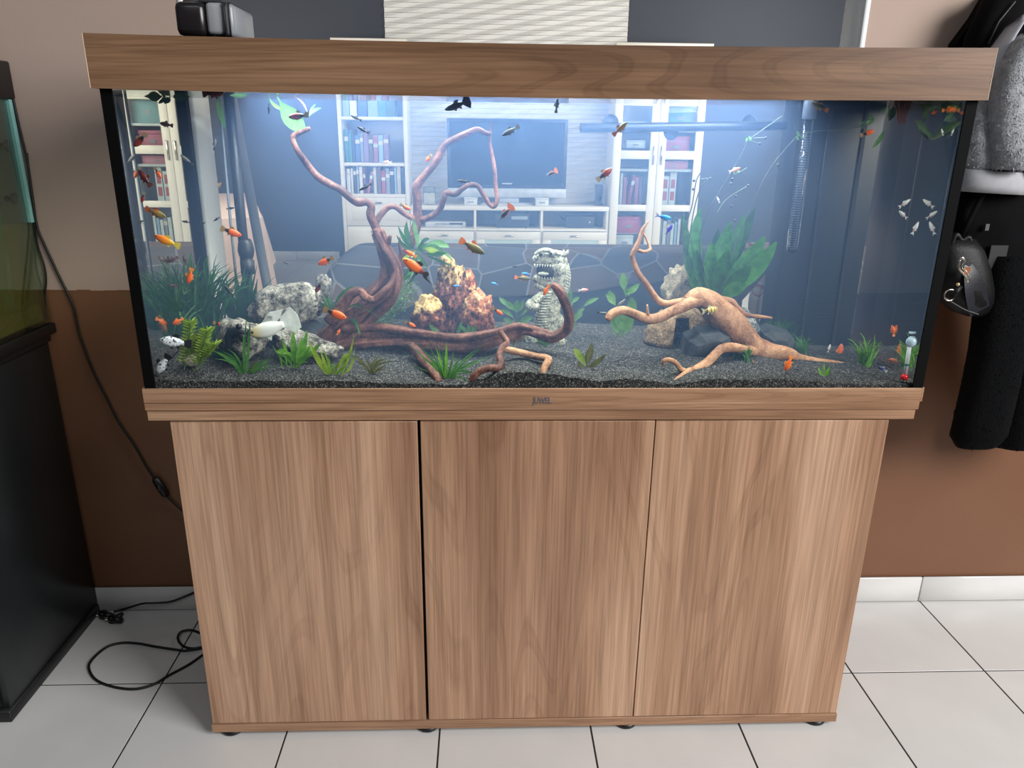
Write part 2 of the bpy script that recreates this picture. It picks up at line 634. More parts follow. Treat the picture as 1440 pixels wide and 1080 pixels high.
for sgn in (-1, 1):
    x0 = sgn * TX
    x1 = sgn * (TX - 0.008)
    sp = MB().box((x0, 0.008, PB), (x1, TD - 0.008, 1.40))
    # the face that looks into the water reflects totally at a glance
    for k, f in enumerate(sp.f):
        cx = sum(sp.v[i].x for i in f) / len(f)
        if abs(cx - x1) < 1e-4:
            sp.m[k] = 1
    obj('side_pane', sp, [pane_m, mir_m], tank, False)
    for y in (0.0005, TD - 0.0185):
        obj('silicone_seam', MB().box((sgn * (TX + 0.001), y if y < .1 else y, PB), (sgn * (TX - 0.0185), y + (0.004 if y < 0.1 else 0.018), 1.40)), SILIC, tank, False)
obj('bottom_pane', MB().box((-TX, 0.0, PB), (TX, TD, PB + 0.01)), BLACK, tank, False)
cu = bpy.data.curves.new('logo', 'FONT')
cu.body = 'JUWEL'
cu.size = 0.0205
cu.extrude = 0.0003
cu.offset = 0.0005
tx = bpy.data.objects.new('logo', cu)
COL.objects.link(tx)
dg = bpy.context.evaluated_depsgraph_get()
me = bpy.data.meshes.new_from_object(tx.evaluated_get(dg))
bpy.data.objects.remove(tx)
xs = [v.co.x for v in me.vertices]
k = 0.0365 / (max(xs) - min(xs))
for v in me.vertices:
    v.co = Vector((-0.0165 + (v.co.x - min(xs)) * k, -0.0043 - v.co.z, 0.7985 + v.co.y * 0.86)) - wloc(frame)
me.materials.clear()
me.materials.append(pm('grey_print', (96, 94, 98), 0.4))
lg = bpy.data.objects.new('logo', me)
COL.objects.link(lg)
lg.parent = frame
lg['label'] = 'grey lettering printed on the base frame'

# ---------------------------------------------------------------- hood with its lamp
hood = thing('aquarium_hood', 'walnut aquarium hood with two lamp tubes lying on top of the large tank', 'hood', (0, TD / 2, 1.40))
HX, HT = 0.7545, 1.4358


def sagged(y0, y1, za, zb, n=24):
    """long thin board that sags a few millimetres in the middle"""
    m = MB()
    vs = []
    for i in range(n + 1):
        x = -HX + 2 * HX * i / n
        d = SAG * (1 - (x / HX) ** 2)
        vs += [(x, y0, za - d), (x, y1, za - d), (x, y1, zb - d), (x, y0, zb - d)]
    fs = [(0, 3, 2, 1), (n * 4, n * 4 + 1, n * 4 + 2, n * 4 + 3)]
    for i in range(n):
        for k in range(4):
            fs.append((i * 4 + k, i * 4 + (k + 1) % 4, i * 4 + 4 + (k + 1) % 4, i * 4 + 4 + k))
    return m.add(vs, fs)


SAG = 0.0055
obj('front_panel', sagged(-0.010, -0.002, Z1, HT), hood_m, hood, False)
obj('back_panel', MB().box((-HX, TD + 0.002, Z1), (HX, TD + 0.012, HT), 0, 0.001), hood_m, hood, True, sharp=40)
obj('lid', MB().box((-HX + 0.002, -0.0015, HT - 0.020), (HX - 0.002, TD + 0.0015, HT - 0.008), 0, 0.001), BLACK, hood, True, sharp=40)
for sgn in (-1, 1):
    obj('end_panel', MB().box((sgn * HX, -0.0018, Z1), (sgn * (HX - 0.008), TD + 0.0018, HT - 0.0008), 0, 0.001), hood_m, hood, True, sharp=40)
    obj('edge_band', MB().box((sgn * (HX + 0.0002), -0.0104, Z1), (sgn * (HX + 0.0016), -0.002, HT), 0, 0.0004),
        pm('pale_edge_band', (205, 180, 152), 0.4), hood, False)
obj('lamp_bar', MB().box((-0.70, 0.09, 1.405), (0.70, 0.26, 1.42), 0, 0.002), WHITEP, hood, True, sharp=40)
lamp_t = NT('lamp_tube_glow')
em = lamp_t.n('ShaderNodeEmission')
em.inputs['Color'].default_value = (0.80, 0.91, 1, 1)
em.inputs['Strength'].default_value = 6
lamp_m = lamp_t.done(em.outputs[0])
for y in (0.115, 0.235):
    obj('lamp_tube', MB().tube([(-0.54, y, 1.396), (0.48, y, 1.396)], 0.008, 12), lamp_m, hood)

# ---------------------------------------------------------------- water
wt = NT('bluish_water')
vs_ = wt.n('ShaderNodeVolumeScatter')
vs_.inputs['Color'].default_value = (0.32, 0.53, 1.0, 1)
vs_.inputs['Density'].default_value = 0.85
vs_.inputs['Anisotropy'].default_value = 0.1
wt.l(vs_.outputs[0], wt.out.inputs['Volume'])
water = obj('aquarium_water', MB().box((-TX + 0.0085, 0.0085, PB + 0.012), (TX - 0.0085, TD - 0.0085, 1.3505)), wt.mat, None, False,
            label='hazy bluish water filling the large aquarium', cat='water', kind='stuff')
surf = MB().add([(-TX + 0.0085, 0.0085, 1.3515), (-TX + 0.0085, TD - 0.0085, 1.3515), (TX - 0.0085, TD - 0.0085, 1.3515), (TX - 0.0085, 0.0085, 1.3515)], [(0, 1, 2, 3)])
obj('water_surface', surf, inner_mirror('water_surface_from_below', 0.8), water, False)

# ---------------------------------------------------------------- gravel
_front = [(205, 536), (300, 537), (380, 537), (480, 537), (560, 540), (640, 542), (680, 538), (705, 526), (735, 523), (770, 527), (810, 532), (850, 537),
          (880, 533), (920, 537), (945, 542), (965, 538), (1000, 535), (1050, 535), (1100, 534), (1150, 538), (1200, 541), (1290, 541)]
_fr = [(P(a, b, 0.008).x, P(a, b, 0.008).z) for a, b in _front]


def interp(tab, x):
    if x <= tab[0][0]:
        return tab[0][1]
    for (a, u), (b, w) in zip(tab, tab[1:]):
        if x <= b:
            s = (x - a) / (b - a)
            s = s * s * (3 - 2 * s)
            return u + (w - u) * s
    return tab[-1][1]


_bk = [(-0.74, 0.885), (-0.4, 0.885), (0.0, 0.876), (0.3, 0.869), (0.5, 0.855), (0.74, 0.848)]


def gh(x, y):
    f, b = interp(_fr, x), interp(_bk, x)
    t = min(1, max(0, y / TD))
    return f + (b - f) * t ** 1.1 + 0.0022 * mn.noise(Vector((x * 16, y * 16, 0))) + 0.0012 * mn.noise(Vector((x * 60, y * 60, 3)))


gm = NT('black_gravel')
v = gm.coords()
vor = gm.n('ShaderNodeTexVoronoi')
vor.inputs['Scale'].default_value = 460
gm.l(v, vor.inputs['Vector'])
sep = gm.n('ShaderNodeSeparateColor')
gm.l(vor.outputs['Color'], sep.inputs[0])
gc = gm.ramp(sep.outputs[0], [(0.0, lin((18, 19, 20))), (0.55, lin((52, 53, 55))), (0.9, lin((84, 84, 84))), (1.0, lin((134, 132, 128)))])
GRAVEL = gm.done(gm.bsdf(gc, 0.75, 0, gm.bump(vor.outputs['Distance'], 0.7, 0.002), 0.25))
m = MB()
NX, NY = 240, 64
xa, xb, ya, yb = -TX + 0.0095, TX - 0.0095, 0.0095, TD - 0.0095
top = [(xa + (xb - xa) * i / NX, ya + (yb - ya) * j / NY) for j in range(NY + 1) for i in range(NX + 1)]
m.add([(x, y, gh(x, y)) for x, y in top], [(j * (NX + 1) + i, j * (NX + 1) + i + 1, (j + 1) * (NX + 1) + i + 1, (j + 1) * (NX + 1) + i) for j in range(NY) for i in range(NX)])
skirt = [(i, 0) for i in range(NX + 1)]
base_i = len(m.v)
m.add([(xa + (xb - xa) * i / NX, ya, PB + 0.013) for i in range(NX + 1)], [])
m.f += [(i + 1, i, base_i + i, base_i + i + 1) for i in range(NX)]
m.m += [0] * NX
base_i = len(m.v)
m.add([(xa + (xb - xa) * i / NX, yb, PB + 0.013) for i in range(NX + 1)], [])
m.f += [(NY * (NX + 1) + i, NY * (NX + 1) + i + 1, base_i + i + 1, base_i + i) for i in range(NX)]
m.m += [0] * NX
for g in range(9000):                                            # loose grains on the surface
    y = ya + (yb - ya) * rnd.random() ** 1.6
    x = rnd.uniform(xa, xb)
    r = rnd.uniform(0.0006, 0.0014)
    c = Vector((x, y + 0.0005, gh(x, y) + r * 0.3))
    q = [Vector(d) * r * rnd.uniform(0.7, 1.3) for d in ((1, 0, 0), (-1, 0, 0), (0, 1, 0), (0, -1, 0), (0, 0, 1))]
    m.add([c + d for d in q], [(0, 2, 4), (2, 1, 4), (1, 3, 4), (3, 0, 4)])
gravel = obj('gravel', m, GRAVEL, None, False, label='black gravel covering the floor of the large aquarium', cat='gravel', kind='stuff')


def G(px, py, Y):
    """place on the gravel straight under/over a photo pixel at depth Y"""
    p = P(px, py, Y)
    return Vector((p.x, p.y, gh(p.x, p.y)))


# ================================================================ rocks
def rockmat(name, stops, scale, pit=0.5, bump=0.8, rough=0.9, bd=0.006):
    t = NT(name)
    v = t.coords()
    n1 = t.noise(v, scale, 5, 0.65)
    n2 = t.noise(v, scale * 4, 4, 0.7)
    f = t.math('ADD', t.math('MULTIPLY', n1, 0.6), t.math('MULTIPLY', n2, 0.4))
    col = t.ramp(f, [(p, lin(c)) for p, c in stops])
    return t.done(t.bsdf(col, rough, 0, t.bump(f, bump, bd), 0.25))


def rock(name, label, cx, cy, Y, wpx, hpx, dep, mat, seed, rough=0.18, planes=7, cat='rock', group=None, lean=0.0, taper=0.0, sub=4, keep=None, freq=2.2):
    """stone of wpx x hpx photo pixels at depth Y, dep metres deep"""
    c = P(cx, cy, Y)
    s = S(cx, cy, Y)
    hx, hz = wpx * s / 2, hpx * s / 2
    r = random.Random(seed)
    bm = bmesh.new()
    bmesh.ops.create_icosphere(bm, subdivisions=sub, radius=1)
    pl = []
    for _ in range(planes):
        d = Vector((r.gauss(0, 1), r.gauss(0, 1), r.gauss(0, 0.8))).normalized()
        pl.append((d, r.uniform(0.62, 0.92)))
    for v in bm.verts:
        p = v.co.copy()
        for d, h in pl:
            e = p.dot(d) - h
            if e > 0:
                p -= d * e * 0.92
        q = p * freq + Vector((seed * 3.1, 0, 0))
        n = mn.noise(q) * 1.0 + mn.noise(q * 2.3) * 0.5 + mn.noise(q * 5.1) * 0.28 + mn.noise(q * 11) * 0.13
        p *= 1 + n * rough
        t = (p.z + 1) / 2
        k = 1 - taper * t
        v.co = Vector((c.x + p.x * hx * k * 1.12 + lean * hx * p.z, c.y + p.y * dep / 2, c.z + p.z * hz * 1.08))
    m = MB()
    bm.verts.index_update()
    m.add([v.co.copy() for v in bm.verts], [tuple(v.index for v in f.verts) for f in bm.faces])
    bm.free()
    return obj(name, m, mat, None, True, label=label, cat=cat, group=group, sharp=None, loc=(c.x, c.y, c.z - hz))


GREYROCK = rockmat('porous_grey_rock', [(0.38, (40, 40, 39)), (0.46, (98, 96, 90)), (0.54, (142, 138, 130)), (0.64, (192, 188, 178))], 42, bump=1.0)
LAVA = rockmat('reddish_lava_rock', [(0.36, (44, 26, 24)), (0.47, (92, 54, 44)), (0.56, (142, 88, 68)), (0.66, (206, 168, 120))], 52, bump=1.0)
SLATE = rockmat('dark_slate', [(0.3, (38, 42, 46)), (0.6, (66, 72, 78)), (0.8, (98, 104, 108))], 14, bump=0.4, rough=0.6)
BROWNSHELL = rockmat('fibrous_brown_shell', [(0.34, (70, 54, 40)), (0.5, (130, 108, 84)), (0.66, (184, 160, 130))], 60, bump=0.9)
PALE = rockmat('pale_pebble', [(0.3, (150, 146, 128)), (0.7, (196, 190, 166))], 40, bump=0.4)

rock('porous_rock', 'big pitted grey rock topmost of the pile at left in the tank', 404, 431, 0.20, 92, 66, 0.10, GREYROCK, 3, 0.22, 9, lean=0.25, group=None)
rock('porous_rock', 'pitted grey rock under the white long-finned fish', 342, 478, 0.13, 66, 66, 0.09, GREYROCK, 8, 0.2, 8)
rock('porous_rock', 'long grey rock between the bright green plants at the front', 430, 484, 0.12, 80, 38, 0.07, GREYROCK, 12, 0.2, 7, lean=-0.5)
rock('porous_rock', 'dark shaded grey rock behind the long rock under the pile', 420, 470, 0.21, 100, 44, 0.08, SLATE, 15, 0.16, 8)
rock('pebble', 'round pale pebble half buried beside the stem plants', 268, 505, 0.07, 22, 20, 0.03, PALE, 21, 0.06, 3, cat='pebble', sub=3)


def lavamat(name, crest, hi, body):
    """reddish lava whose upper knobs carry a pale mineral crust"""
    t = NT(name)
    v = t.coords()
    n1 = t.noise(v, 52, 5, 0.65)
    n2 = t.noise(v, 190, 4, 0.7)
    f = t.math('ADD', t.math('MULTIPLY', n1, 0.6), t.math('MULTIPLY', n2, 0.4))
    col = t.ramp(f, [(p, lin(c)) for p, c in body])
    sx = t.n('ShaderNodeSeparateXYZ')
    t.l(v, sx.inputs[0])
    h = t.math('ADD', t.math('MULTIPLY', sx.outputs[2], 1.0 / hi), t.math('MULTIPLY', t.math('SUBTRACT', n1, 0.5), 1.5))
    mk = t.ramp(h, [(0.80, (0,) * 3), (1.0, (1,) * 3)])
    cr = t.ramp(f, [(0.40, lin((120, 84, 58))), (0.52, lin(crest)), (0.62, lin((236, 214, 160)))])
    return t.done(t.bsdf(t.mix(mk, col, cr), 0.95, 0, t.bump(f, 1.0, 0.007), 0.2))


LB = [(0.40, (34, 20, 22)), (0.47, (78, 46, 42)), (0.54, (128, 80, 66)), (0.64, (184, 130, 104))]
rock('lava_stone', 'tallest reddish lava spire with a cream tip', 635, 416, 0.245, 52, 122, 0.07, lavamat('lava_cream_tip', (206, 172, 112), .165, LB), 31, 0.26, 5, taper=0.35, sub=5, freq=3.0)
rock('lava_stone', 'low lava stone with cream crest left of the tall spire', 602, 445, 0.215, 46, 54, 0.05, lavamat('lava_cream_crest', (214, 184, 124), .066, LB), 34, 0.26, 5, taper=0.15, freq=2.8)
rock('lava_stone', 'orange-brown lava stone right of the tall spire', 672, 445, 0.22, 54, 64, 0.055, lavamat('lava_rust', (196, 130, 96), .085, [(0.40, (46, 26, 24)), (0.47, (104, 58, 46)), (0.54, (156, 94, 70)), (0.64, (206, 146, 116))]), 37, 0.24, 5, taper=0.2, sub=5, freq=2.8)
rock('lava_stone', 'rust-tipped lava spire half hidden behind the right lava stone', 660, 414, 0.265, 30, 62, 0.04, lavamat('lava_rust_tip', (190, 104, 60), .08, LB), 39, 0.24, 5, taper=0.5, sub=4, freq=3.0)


def slab(name, label, outline, Y, thick, seed, tilt=0.0):
    """broken slate plate: angular outline, chipped bevelled rim, slightly stepped face"""
    r = random.Random(seed)
    pts = [P(a, b, Y + tilt * (b - outline[0][1]) * -0.0006) for a, b in outline]
    cen_ = sum(pts, Vector((0, 0, 0))) / len(pts)
    rim = []
    for i, p in enumerate(pts):                                   # chip every edge once
        q = pts[(i + 1) % len(pts)]
        rim += [p, p + (q - p) * r.uniform(.4, .6) + (cen_ - p) * r.uniform(.02, .08)]
    n = len(rim)
    front = [p + (cen_ - p) * .10 + Vector((0, -.004, 0)) for p in rim]
    step = [p + (cen_ - p) * .45 + Vector((r.uniform(-.004, .004), -.008 - r.uniform(0, .003), r.uniform(-.003, .003))) for p in rim]
    back = [p + Vector((0, thick, .006)) for p in rim]
    vs = rim + front + step + back
    fs = [tuple(range(2 * n, 3 * n)), tuple(range(4 * n - 1, 3 * n - 1, -1))]
    for i in range(n):
        j = (i + 1) % n
        fs += [(i, j, n + j, n + i), (n + i, n + j, 2 * n + j, 2 * n + i), (3 * n + i, 3 * n + j, j, i)]
    m = MB().add(vs, fs)
    return obj(name, m, SLATE, None, False, label=label, cat='stone', loc=(cen_.x, cen_.y, min(p.z for p in rim)))


slab('slate_plate', 'dark slate slab leaning under the pale driftwood', [(958, 512), (968, 480), (984, 470), (1012, 467), (1026, 474), (1034, 498), (1020, 514)], .145, .05, 41)
slab('slate_plate', 'grey slate block behind the thin driftwood arm at right', [(1075, 520), (1074, 470), (1084, 465), (1112, 470), (1119, 482), (1114, 518)], .20, .045, 44)
slab('slate_plate', 'dark slate piece in the shadow below the driftwood trunk', [(1036, 520), (1038, 492), (1058, 484), (1074, 492), (1082, 518)], .175, .04, 47)
rock('marbled_stone', 'white-veined grey stone behind the driftwood trunk', 1046, 462, 0.235, 46, 56, 0.05,
     rockmat('white_veined_stone', [(0.4, (70, 78, 84)), (0.52, (120, 128, 132)), (0.62, (200, 204, 204))], 50), 51, 0.12, 8, cat='stone', lean=-0.4)
rock('stone_cairn', 'knobbly beige stone standing behind the left end of the pale driftwood', 952, 412, 0.27, 34, 66, 0.04,
     rockmat('beige_knob_stone', [(0.36, (84, 76, 66)), (0.55, (150, 138, 118)), (0.7, (196, 182, 156))], 60), 55, 0.32, 4, cat='stone', freq=4.0)
rock('cream_stone', 'cream stone with grey shade beside the sword leaf left of the driftwood', 455, 408, 0.26, 24, 42, 0.04, GREYROCK, 58, 0.24, 6, cat='rock')

# coconut cave: half shell with a doorway
cc = P(956, 462, 0.235)
ss = S(956, 462, 0.235)
cave = thing('coconut_cave', 'brown fibrous coconut half shell with a doorway on the gravel', 'cave', (cc.x, cc.y, gh(cc.x, cc.y)))
m = MB()
rw, rh = 50 * ss, 52 * ss
n, k = 36, 14
vs, fs = [], []
for i in range(k + 1):
    a = math.pi / 2 * i / k
    for j in range(n):
        th = 2 * math.pi * j / n
        q = 1 + 0.07 * mn.noise(Vector((math.cos(th) * 7, math.sin(th) * 7, a * 7))) + 0.05 * mn.noise(Vector((math.cos(th) * 22, math.sin(th) * 22, a * 9)))
        vs.append((cc.x + rw * math.cos(a) * math.cos(th) * q, cc.y + 0.055 * math.cos(a) * math.sin(th) * q, gh(cc.x, cc.y) - 0.004 + rh * math.sin(a) * q))
for i in range(k):
    for j in range(n):
        th = (2 * math.pi * (j + 0.5) / n)
        if i < 8 and abs(th - 1.47 * math.pi) < 0.23:
            continue
        fs.append((i * n + j, i * n + (j + 1) % n, (i + 1) * n + (j + 1) % n, (i + 1) * n + j))
m.add(vs, fs)
sh = obj('shell', m, BROWNSHELL, cave)
sm = sh.modifiers.new('thickness', 'SOLIDIFY')
sm.thickness = 0.005

# ================================================================ driftwood
def bark(name, stops, rough=0.6):
    t = NT(name)
    v = t.coords((60, 60, 60))
    n1 = t.noise(t.coords((26, 26, 14)), 1.0, 4, 0.6, 0.6)
    n2 = t.noise(v, 1.6, 3, 0.6, 1.5)
    f = t.math('ADD', t.math('MULTIPLY', n1, 0.62), t.math('MULTIPLY', n2, 0.38))
    col = t.ramp(f, [(p, lin(c)) for p, c in stops])
    return t.done(t.bsdf(col, rough, 0, t.bump(n2, 0.55, 0.003), 0.3))


REDWOOD = bark('red_brown_driftwood', [(0.34, (44, 26, 24)), (0.47, (84, 52, 45)), (0.56, (118, 78, 66)), (0.68, (158, 114, 96))])
TANWOOD = bark('tan_driftwood', [(0.34, (98, 66, 48)), (0.46, (150, 108, 80)), (0.56, (178, 134, 102)), (0.7, (204, 164, 128))])


def limb(parent, name, pts, mat, lobes=0.0, n=14, sub=5, twist=40, seed=0, label=None, k=0.66):
    """pts: (px, py, radius px, depth Y) along the branch"""
    sm = catmull(pts, sub)
    path, rad = [], []
    for px, py, r, Y in sm:
        path.append(P(px, py, Y))
        rad.append(max(r * k, 0.6) * S(px, py, Y))

    def mod(th, L, i):
        w = 1 + 0.13 * mn.noise(Vector((math.cos(th) * 1.5 + seed, math.sin(th) * 1.5, L * 26)))
        if lobes:
            q = th + L * twist * 0.22 + 0.5 * mn.noise(Vector((L * 14, seed, math.cos(th))))
            w *= 1 + lobes * (1.5 * abs(math.cos(2.5 * q + seed)) - 0.9 + 0.5 * abs(math.cos(4.5 * q - seed)) - 0.3)
        return w
    m = MB().tube(path, rad, n, mod=mod)
    return obj(name, m, mat, parent, True, label=label)


b0 = P(480, 475, 0.2)
left_wood = thing('driftwood', 'red-brown twisted driftwood with two tall antler branches and a long low log', 'driftwood', (b0.x, b0.y, gh(b0.x, b0.y)))
limb(left_wood, 'trunk', [(450, 492, 22, .20), (474, 470, 26, .20), (498, 450, 29, .20), (523, 426, 27, .20), (545, 402, 22, .20), (551, 378, 19, .20), (542, 352, 14, .20), (531, 326, 11, .20)], REDWOOD, 0.24, 34, 8, 30, 1, k=0.72)
limb(left_wood, 'strand', [(452, 480, 9, .18), (480, 452, 10, .175), (508, 434, 9, .17), (536, 420, 9, .17), (555, 398, 9, .18), (552, 370, 8, .185), (538, 345, 7, .19), (527, 322, 6, .195)], REDWOOD, 0.16, 18, 6, 40, 51, k=0.75)
limb(left_wood, 'strand', [(470, 496, 9, .175), (500, 470, 9, .172), (524, 448, 9, .17), (548, 424, 8, .172), (558, 396, 8, .178), (548, 362, 7, .19)], REDWOOD, 0.16, 18, 6, 40, 52, k=0.75)
limb(left_wood, 'branch', [(536, 338, 10, .20), (526, 315, 9, .20), (521, 302, 9, .20), (522, 290, 8, .20), (515, 284, 8, .20), (503, 285, 8, .195), (491, 277, 8, .195), (478, 266, 8, .19), (460, 257, 8, .19), (444, 246, 7.5, .18),
      (430, 228, 7, .18), (418, 211, 6.5, .17), (412, 196, 6, .17), (416, 189, 6, .17), (427, 184, 5, .17), (436, 180, 4, .17)], REDWOOD, 0.09, 14, 5, 60, 2)
limb(left_wood, 'branch', [(528, 430, 16, .21), (545, 400, 14, .22), (562, 368, 11, .23), (578, 340, 10, .235), (587, 312, 9.5, .235), (587, 285, 9, .235), (586, 262, 9, .235), (600, 244, 8, .23), (615, 224, 7.5, .23), (625, 205, 7.5, .23),
      (645, 193, 7, .22), (662, 185, 6, .22), (672, 182, 5.5, .22), (683, 187, 5, .22), (691, 188, 4, .22)], REDWOOD, 0.10, 14, 5, 60, 3)
limb(left_wood, 'branch', [(590, 310, 7, .235), (605, 305, 6.5, .225), (618, 295, 6, .22), (624, 280, 6, .21), (627, 271, 6, .21), (640, 273, 6, .205), (650, 266, 5.5, .2), (660, 260, 5.2, .2), (671, 261, 5.2, .2), (680, 274, 5, .2), (688, 287, 5, .2), (695, 290, 5, .2),
      (699, 280, 4.6, .2), (697, 262, 4.4, .205), (696, 240, 4.2, .21), (692, 218, 4, .215), (689, 200, 3.4, .22), (691, 180, 1.8, .22), (691, 172, 0.8, .22)], REDWOOD, 0.08, 12, 5, 60, 4)
limb(left_wood, 'branch', [(527, 318, 6.5, .20), (534, 304, 6.5, .21), (545, 292, 6, .215), (556, 291, 6, .22), (566, 299, 5.5, .225), (578, 306, 6, .23), (588, 310, 6, .235)], REDWOOD, 0.08, 12, 5, 60, 5)
limb(left_wood, 'snag', [(549, 372, 5, .21), (546, 352, 4, .2), (548, 335, 4.5, .19), (549, 331, 3, .19)], REDWOOD, 0.1, 10, 4, 60, 6)
limb(left_wood, 'snag', [(566, 366, 4, .23), (562, 348, 2.6, .22), (562, 334, 2.2, .215)], REDWOOD, 0.1, 8, 3, 60, 7)
limb(left_wood, 'knotted_root', [(462, 452, 12, .165), (480, 432, 13, .16), (492, 415, 11, .155), (505, 409, 9, .155), (514, 418, 8.5, .15), (526, 421, 8, .155), (540, 410, 8, .16), (552, 396, 7, .17), (556, 380, 5, .18)], REDWOOD, 0.14, 16, 5, 50, 8)
limb(left_wood, 'low_log', [(440, 476, 15, .19), (470, 471, 15, .19), (510, 469, 14, .18), (550, 466, 13, .175), (585, 472, 13, .165), (620, 478, 13, .16), (655, 479, 13, .155), (690, 475, 12, .15), (715, 467, 12, .145), (738, 463, 11.5, .14),
      (760, 469, 12, .135), (778, 474, 12, .13), (796, 464, 11, .125), (800, 446, 10.5, .12), (794, 424, 9.5, .115), (785, 408, 9, .11), (776, 400, 6, .11)], REDWOOD, 0.18, 26, 6, 46, 9)
limb(left_wood, 'low_log', [(446, 490, 12, .18), (490, 484, 11, .165), (540, 482, 10, .16), (590, 484, 10, .15), (640, 489, 10, .145), (680, 486, 9, .14), (712, 476, 8, .138), (735, 468, 6, .136)], REDWOOD, 0.2, 24, 6, 46, 10)
limb(left_wood, 'low_log', [(448, 500, 9, .185), (490, 496, 9, .18), (540, 494, 8, .175), (590, 494, 8, .17), (640, 496, 7, .165), (686, 493, 5, .16)], REDWOOD, 0.2, 20, 6, 46, 14)
limb(left_wood, 'strand', [(480, 462, 7, .165), (530, 460, 7, .16), (560, 464, 7, .155), (600, 470, 7, .145), (650, 474, 7, .14), (700, 466, 6, .135), (728, 458, 6, .13), (750, 462, 5, .125)], REDWOOD, 0.15, 16, 6, 46, 15, k=0.75)
limb(left_wood, 'front_root', [(704, 462, 2, .10), (704, 466, 4, .10), (710, 476, 5, .095), (713, 482, 5, .09), (705, 490, 5.5, .08), (702, 500, 6, .065), (705, 511, 6, .045), (701, 518, 6.5, .03), (690, 517, 6, .026), (678, 520, 6, .022), (668, 527, 6, .02), (662, 535, 4, .018)], REDWOOD, 0.1, 14, 5, 60, 11, k=0.85)
limb(left_wood, 'front_root', [(703, 489, 5, .085), (720, 493, 6, .085), (740, 498, 6, .08), (758, 502, 6, .07), (768, 503, 6, .06), (771, 507, 6, .045), (766, 516, 5.5, .03), (762, 528, 5, .02)], TANWOOD, 0.08, 12, 5, 60, 12, 'tan end of the root', k=0.85)
limb(left_wood, 'front_root', [(578, 488, 9, .13), (588, 497, 9, .11), (598, 510, 9, .08), (610, 525, 8, .045), (618, 538, 6, .025)], REDWOOD, 0.2, 14, 5, 60, 13, k=0.8)

b0 = P(1070, 495, 0.18)
right_wood = thing('driftwood', 'smooth tan spider driftwood on slate right of the dragon', 'driftwood', (b0.x, b0.y, gh(b0.x, b0.y)))
limb(right_wood, 'trunk', [(968, 424, 11, .17), (980, 416, 14, .17), (994, 424, 19, .175), (1010, 440, 25, .18), (1028, 457, 25, .18), (1046, 474, 22, .18), (1060, 487, 19, .175), (1076, 494, 16, .165), (1092, 497, 14, .155), (1108, 498, 12, .15),
      (1122, 503, 8, .155), (1145, 508, 6.5, .15), (1172, 511, 5, .14), (1200, 514, 2, .13)], TANWOOD, 0.06, 22, 5, 30, 21, k=0.84)
limb(right_wood, 'branch', [(990, 420, 13, .165), (975, 424, 12, .16), (960, 431, 11.5, .15), (945, 438, 11, .14), (928, 446, 10.5, .135), (912, 449, 10.5, .13), (895, 443, 10, .12), (880, 437, 9.5, .115), (869, 437, 9, .11), (860, 442, 9, .105), (854, 450, 7, .10)], TANWOOD, 0.05, 16, 5, 30, 22)
limb(right_wood, 'snag', [(911, 446, 5, .13), (911, 438, 3, .12), (910, 428, 1.6, .12)], TANWOOD, 0.05, 8, 3, 30, 23)
limb(right_wood, 'branch', [(972, 422, 9, .17), (955, 425, 8, .17), (938, 427, 7, .17), (926, 423, 7, .17), (917, 412, 7, .165), (908, 398, 6.5, .165), (898, 385, 6, .16), (892, 372, 6, .16), (889, 360, 5.5, .16), (894, 348, 5.5, .16), (899, 338, 4.5, .16), (903, 324, 4, .16), (908, 316, 2.6, .16), (912, 310, 1.4, .16)], TANWOOD, 0.06, 14, 5, 30, 24)
limb(right_wood, 'snag', [(897, 352, 4, .16), (906, 354, 3.6, .155), (914, 351, 3.4, .155), (912, 343, 2.6, .16), (907, 332, 2.2, .16), (903, 325, 2, .16)], TANWOOD, 0.05, 9, 4, 30, 25)
limb(right_wood, 'branch', [(985, 416, 12, .18), (1002, 419, 10, .19), (1018, 422, 8.5, .2), (1029, 424, 7, .2), (1038, 434, 6, .2), (1050, 443, 5, .2), (1066, 445, 4, .2), (1086, 447, 2, .2)], TANWOOD, 0.06, 14, 5, 30, 26)
limb(right_wood, 'branch', [(1062, 494, 11, .16), (1046, 492, 10.5, .14), (1030, 489, 10, .13), (1016, 490, 10, .12), (1006, 498, 9.5, .11), (998, 507, 9.5, .10), (990, 513, 9, .09), (978, 519, 7, .075), (966, 523, 6, .06), (954, 532, 5, .04), (944, 541, 3.5, .025)], TANWOOD, 0.07, 14, 5, 30, 27)
limb(right_wood, 'branch', [(966, 522, 5, .062), (957, 519, 5, .06), (950, 510, 5, .058), (941, 506, 5, .056), (933, 508, 4.4, .055), (934, 514, 2, .055)], TANWOOD, 0.06, 12, 5, 30, 28)
limb(right_wood, 'snag', [(1041, 515, 3, .11), (1052, 512, 3, .11), (1060, 515, 2.4, .11), (1058, 506, 1.4, .11)], TANWOOD, 0.06, 8, 4, 30, 29)

# ================================================================ dragon statue
DST = rockmat('cream_carved_stone', [(0.38, (66, 68, 66)), (0.47, (136, 138, 126)), (0.62, (206, 206, 188))], 90, bump=0.9, bd=0.004)  # dark stops in the relief lows paint crevice shade into the stone
DDK = pm('mouth_shadow_and_pupil', (22, 24, 28), 0.9)
DY = 0.225
d0 = G(768, 494, DY)
dragon = thing('dragon_statue', 'cream stone dragon statue rearing up with its jaws wide open', 'statue', tuple(d0))
ds = S(770, 430, DY)


def dtube(name, pts, parent=dragon, mat=DST, n=14, sub=5, lob=0.0, mb=None):
    sm = catmull(pts, sub)
    m = mb or MB()
    m.tube([P(a, b, y) for a, b, r, y in sm], [max(r, .4) * ds for a, b, r, y in sm], n,
           mod=(lambda th, L, i: 1 + lob * math.sin(L * 900) * math.cos(4 * th)) if lob else None)
    return obj(name, m, mat, parent) if mb is None else m


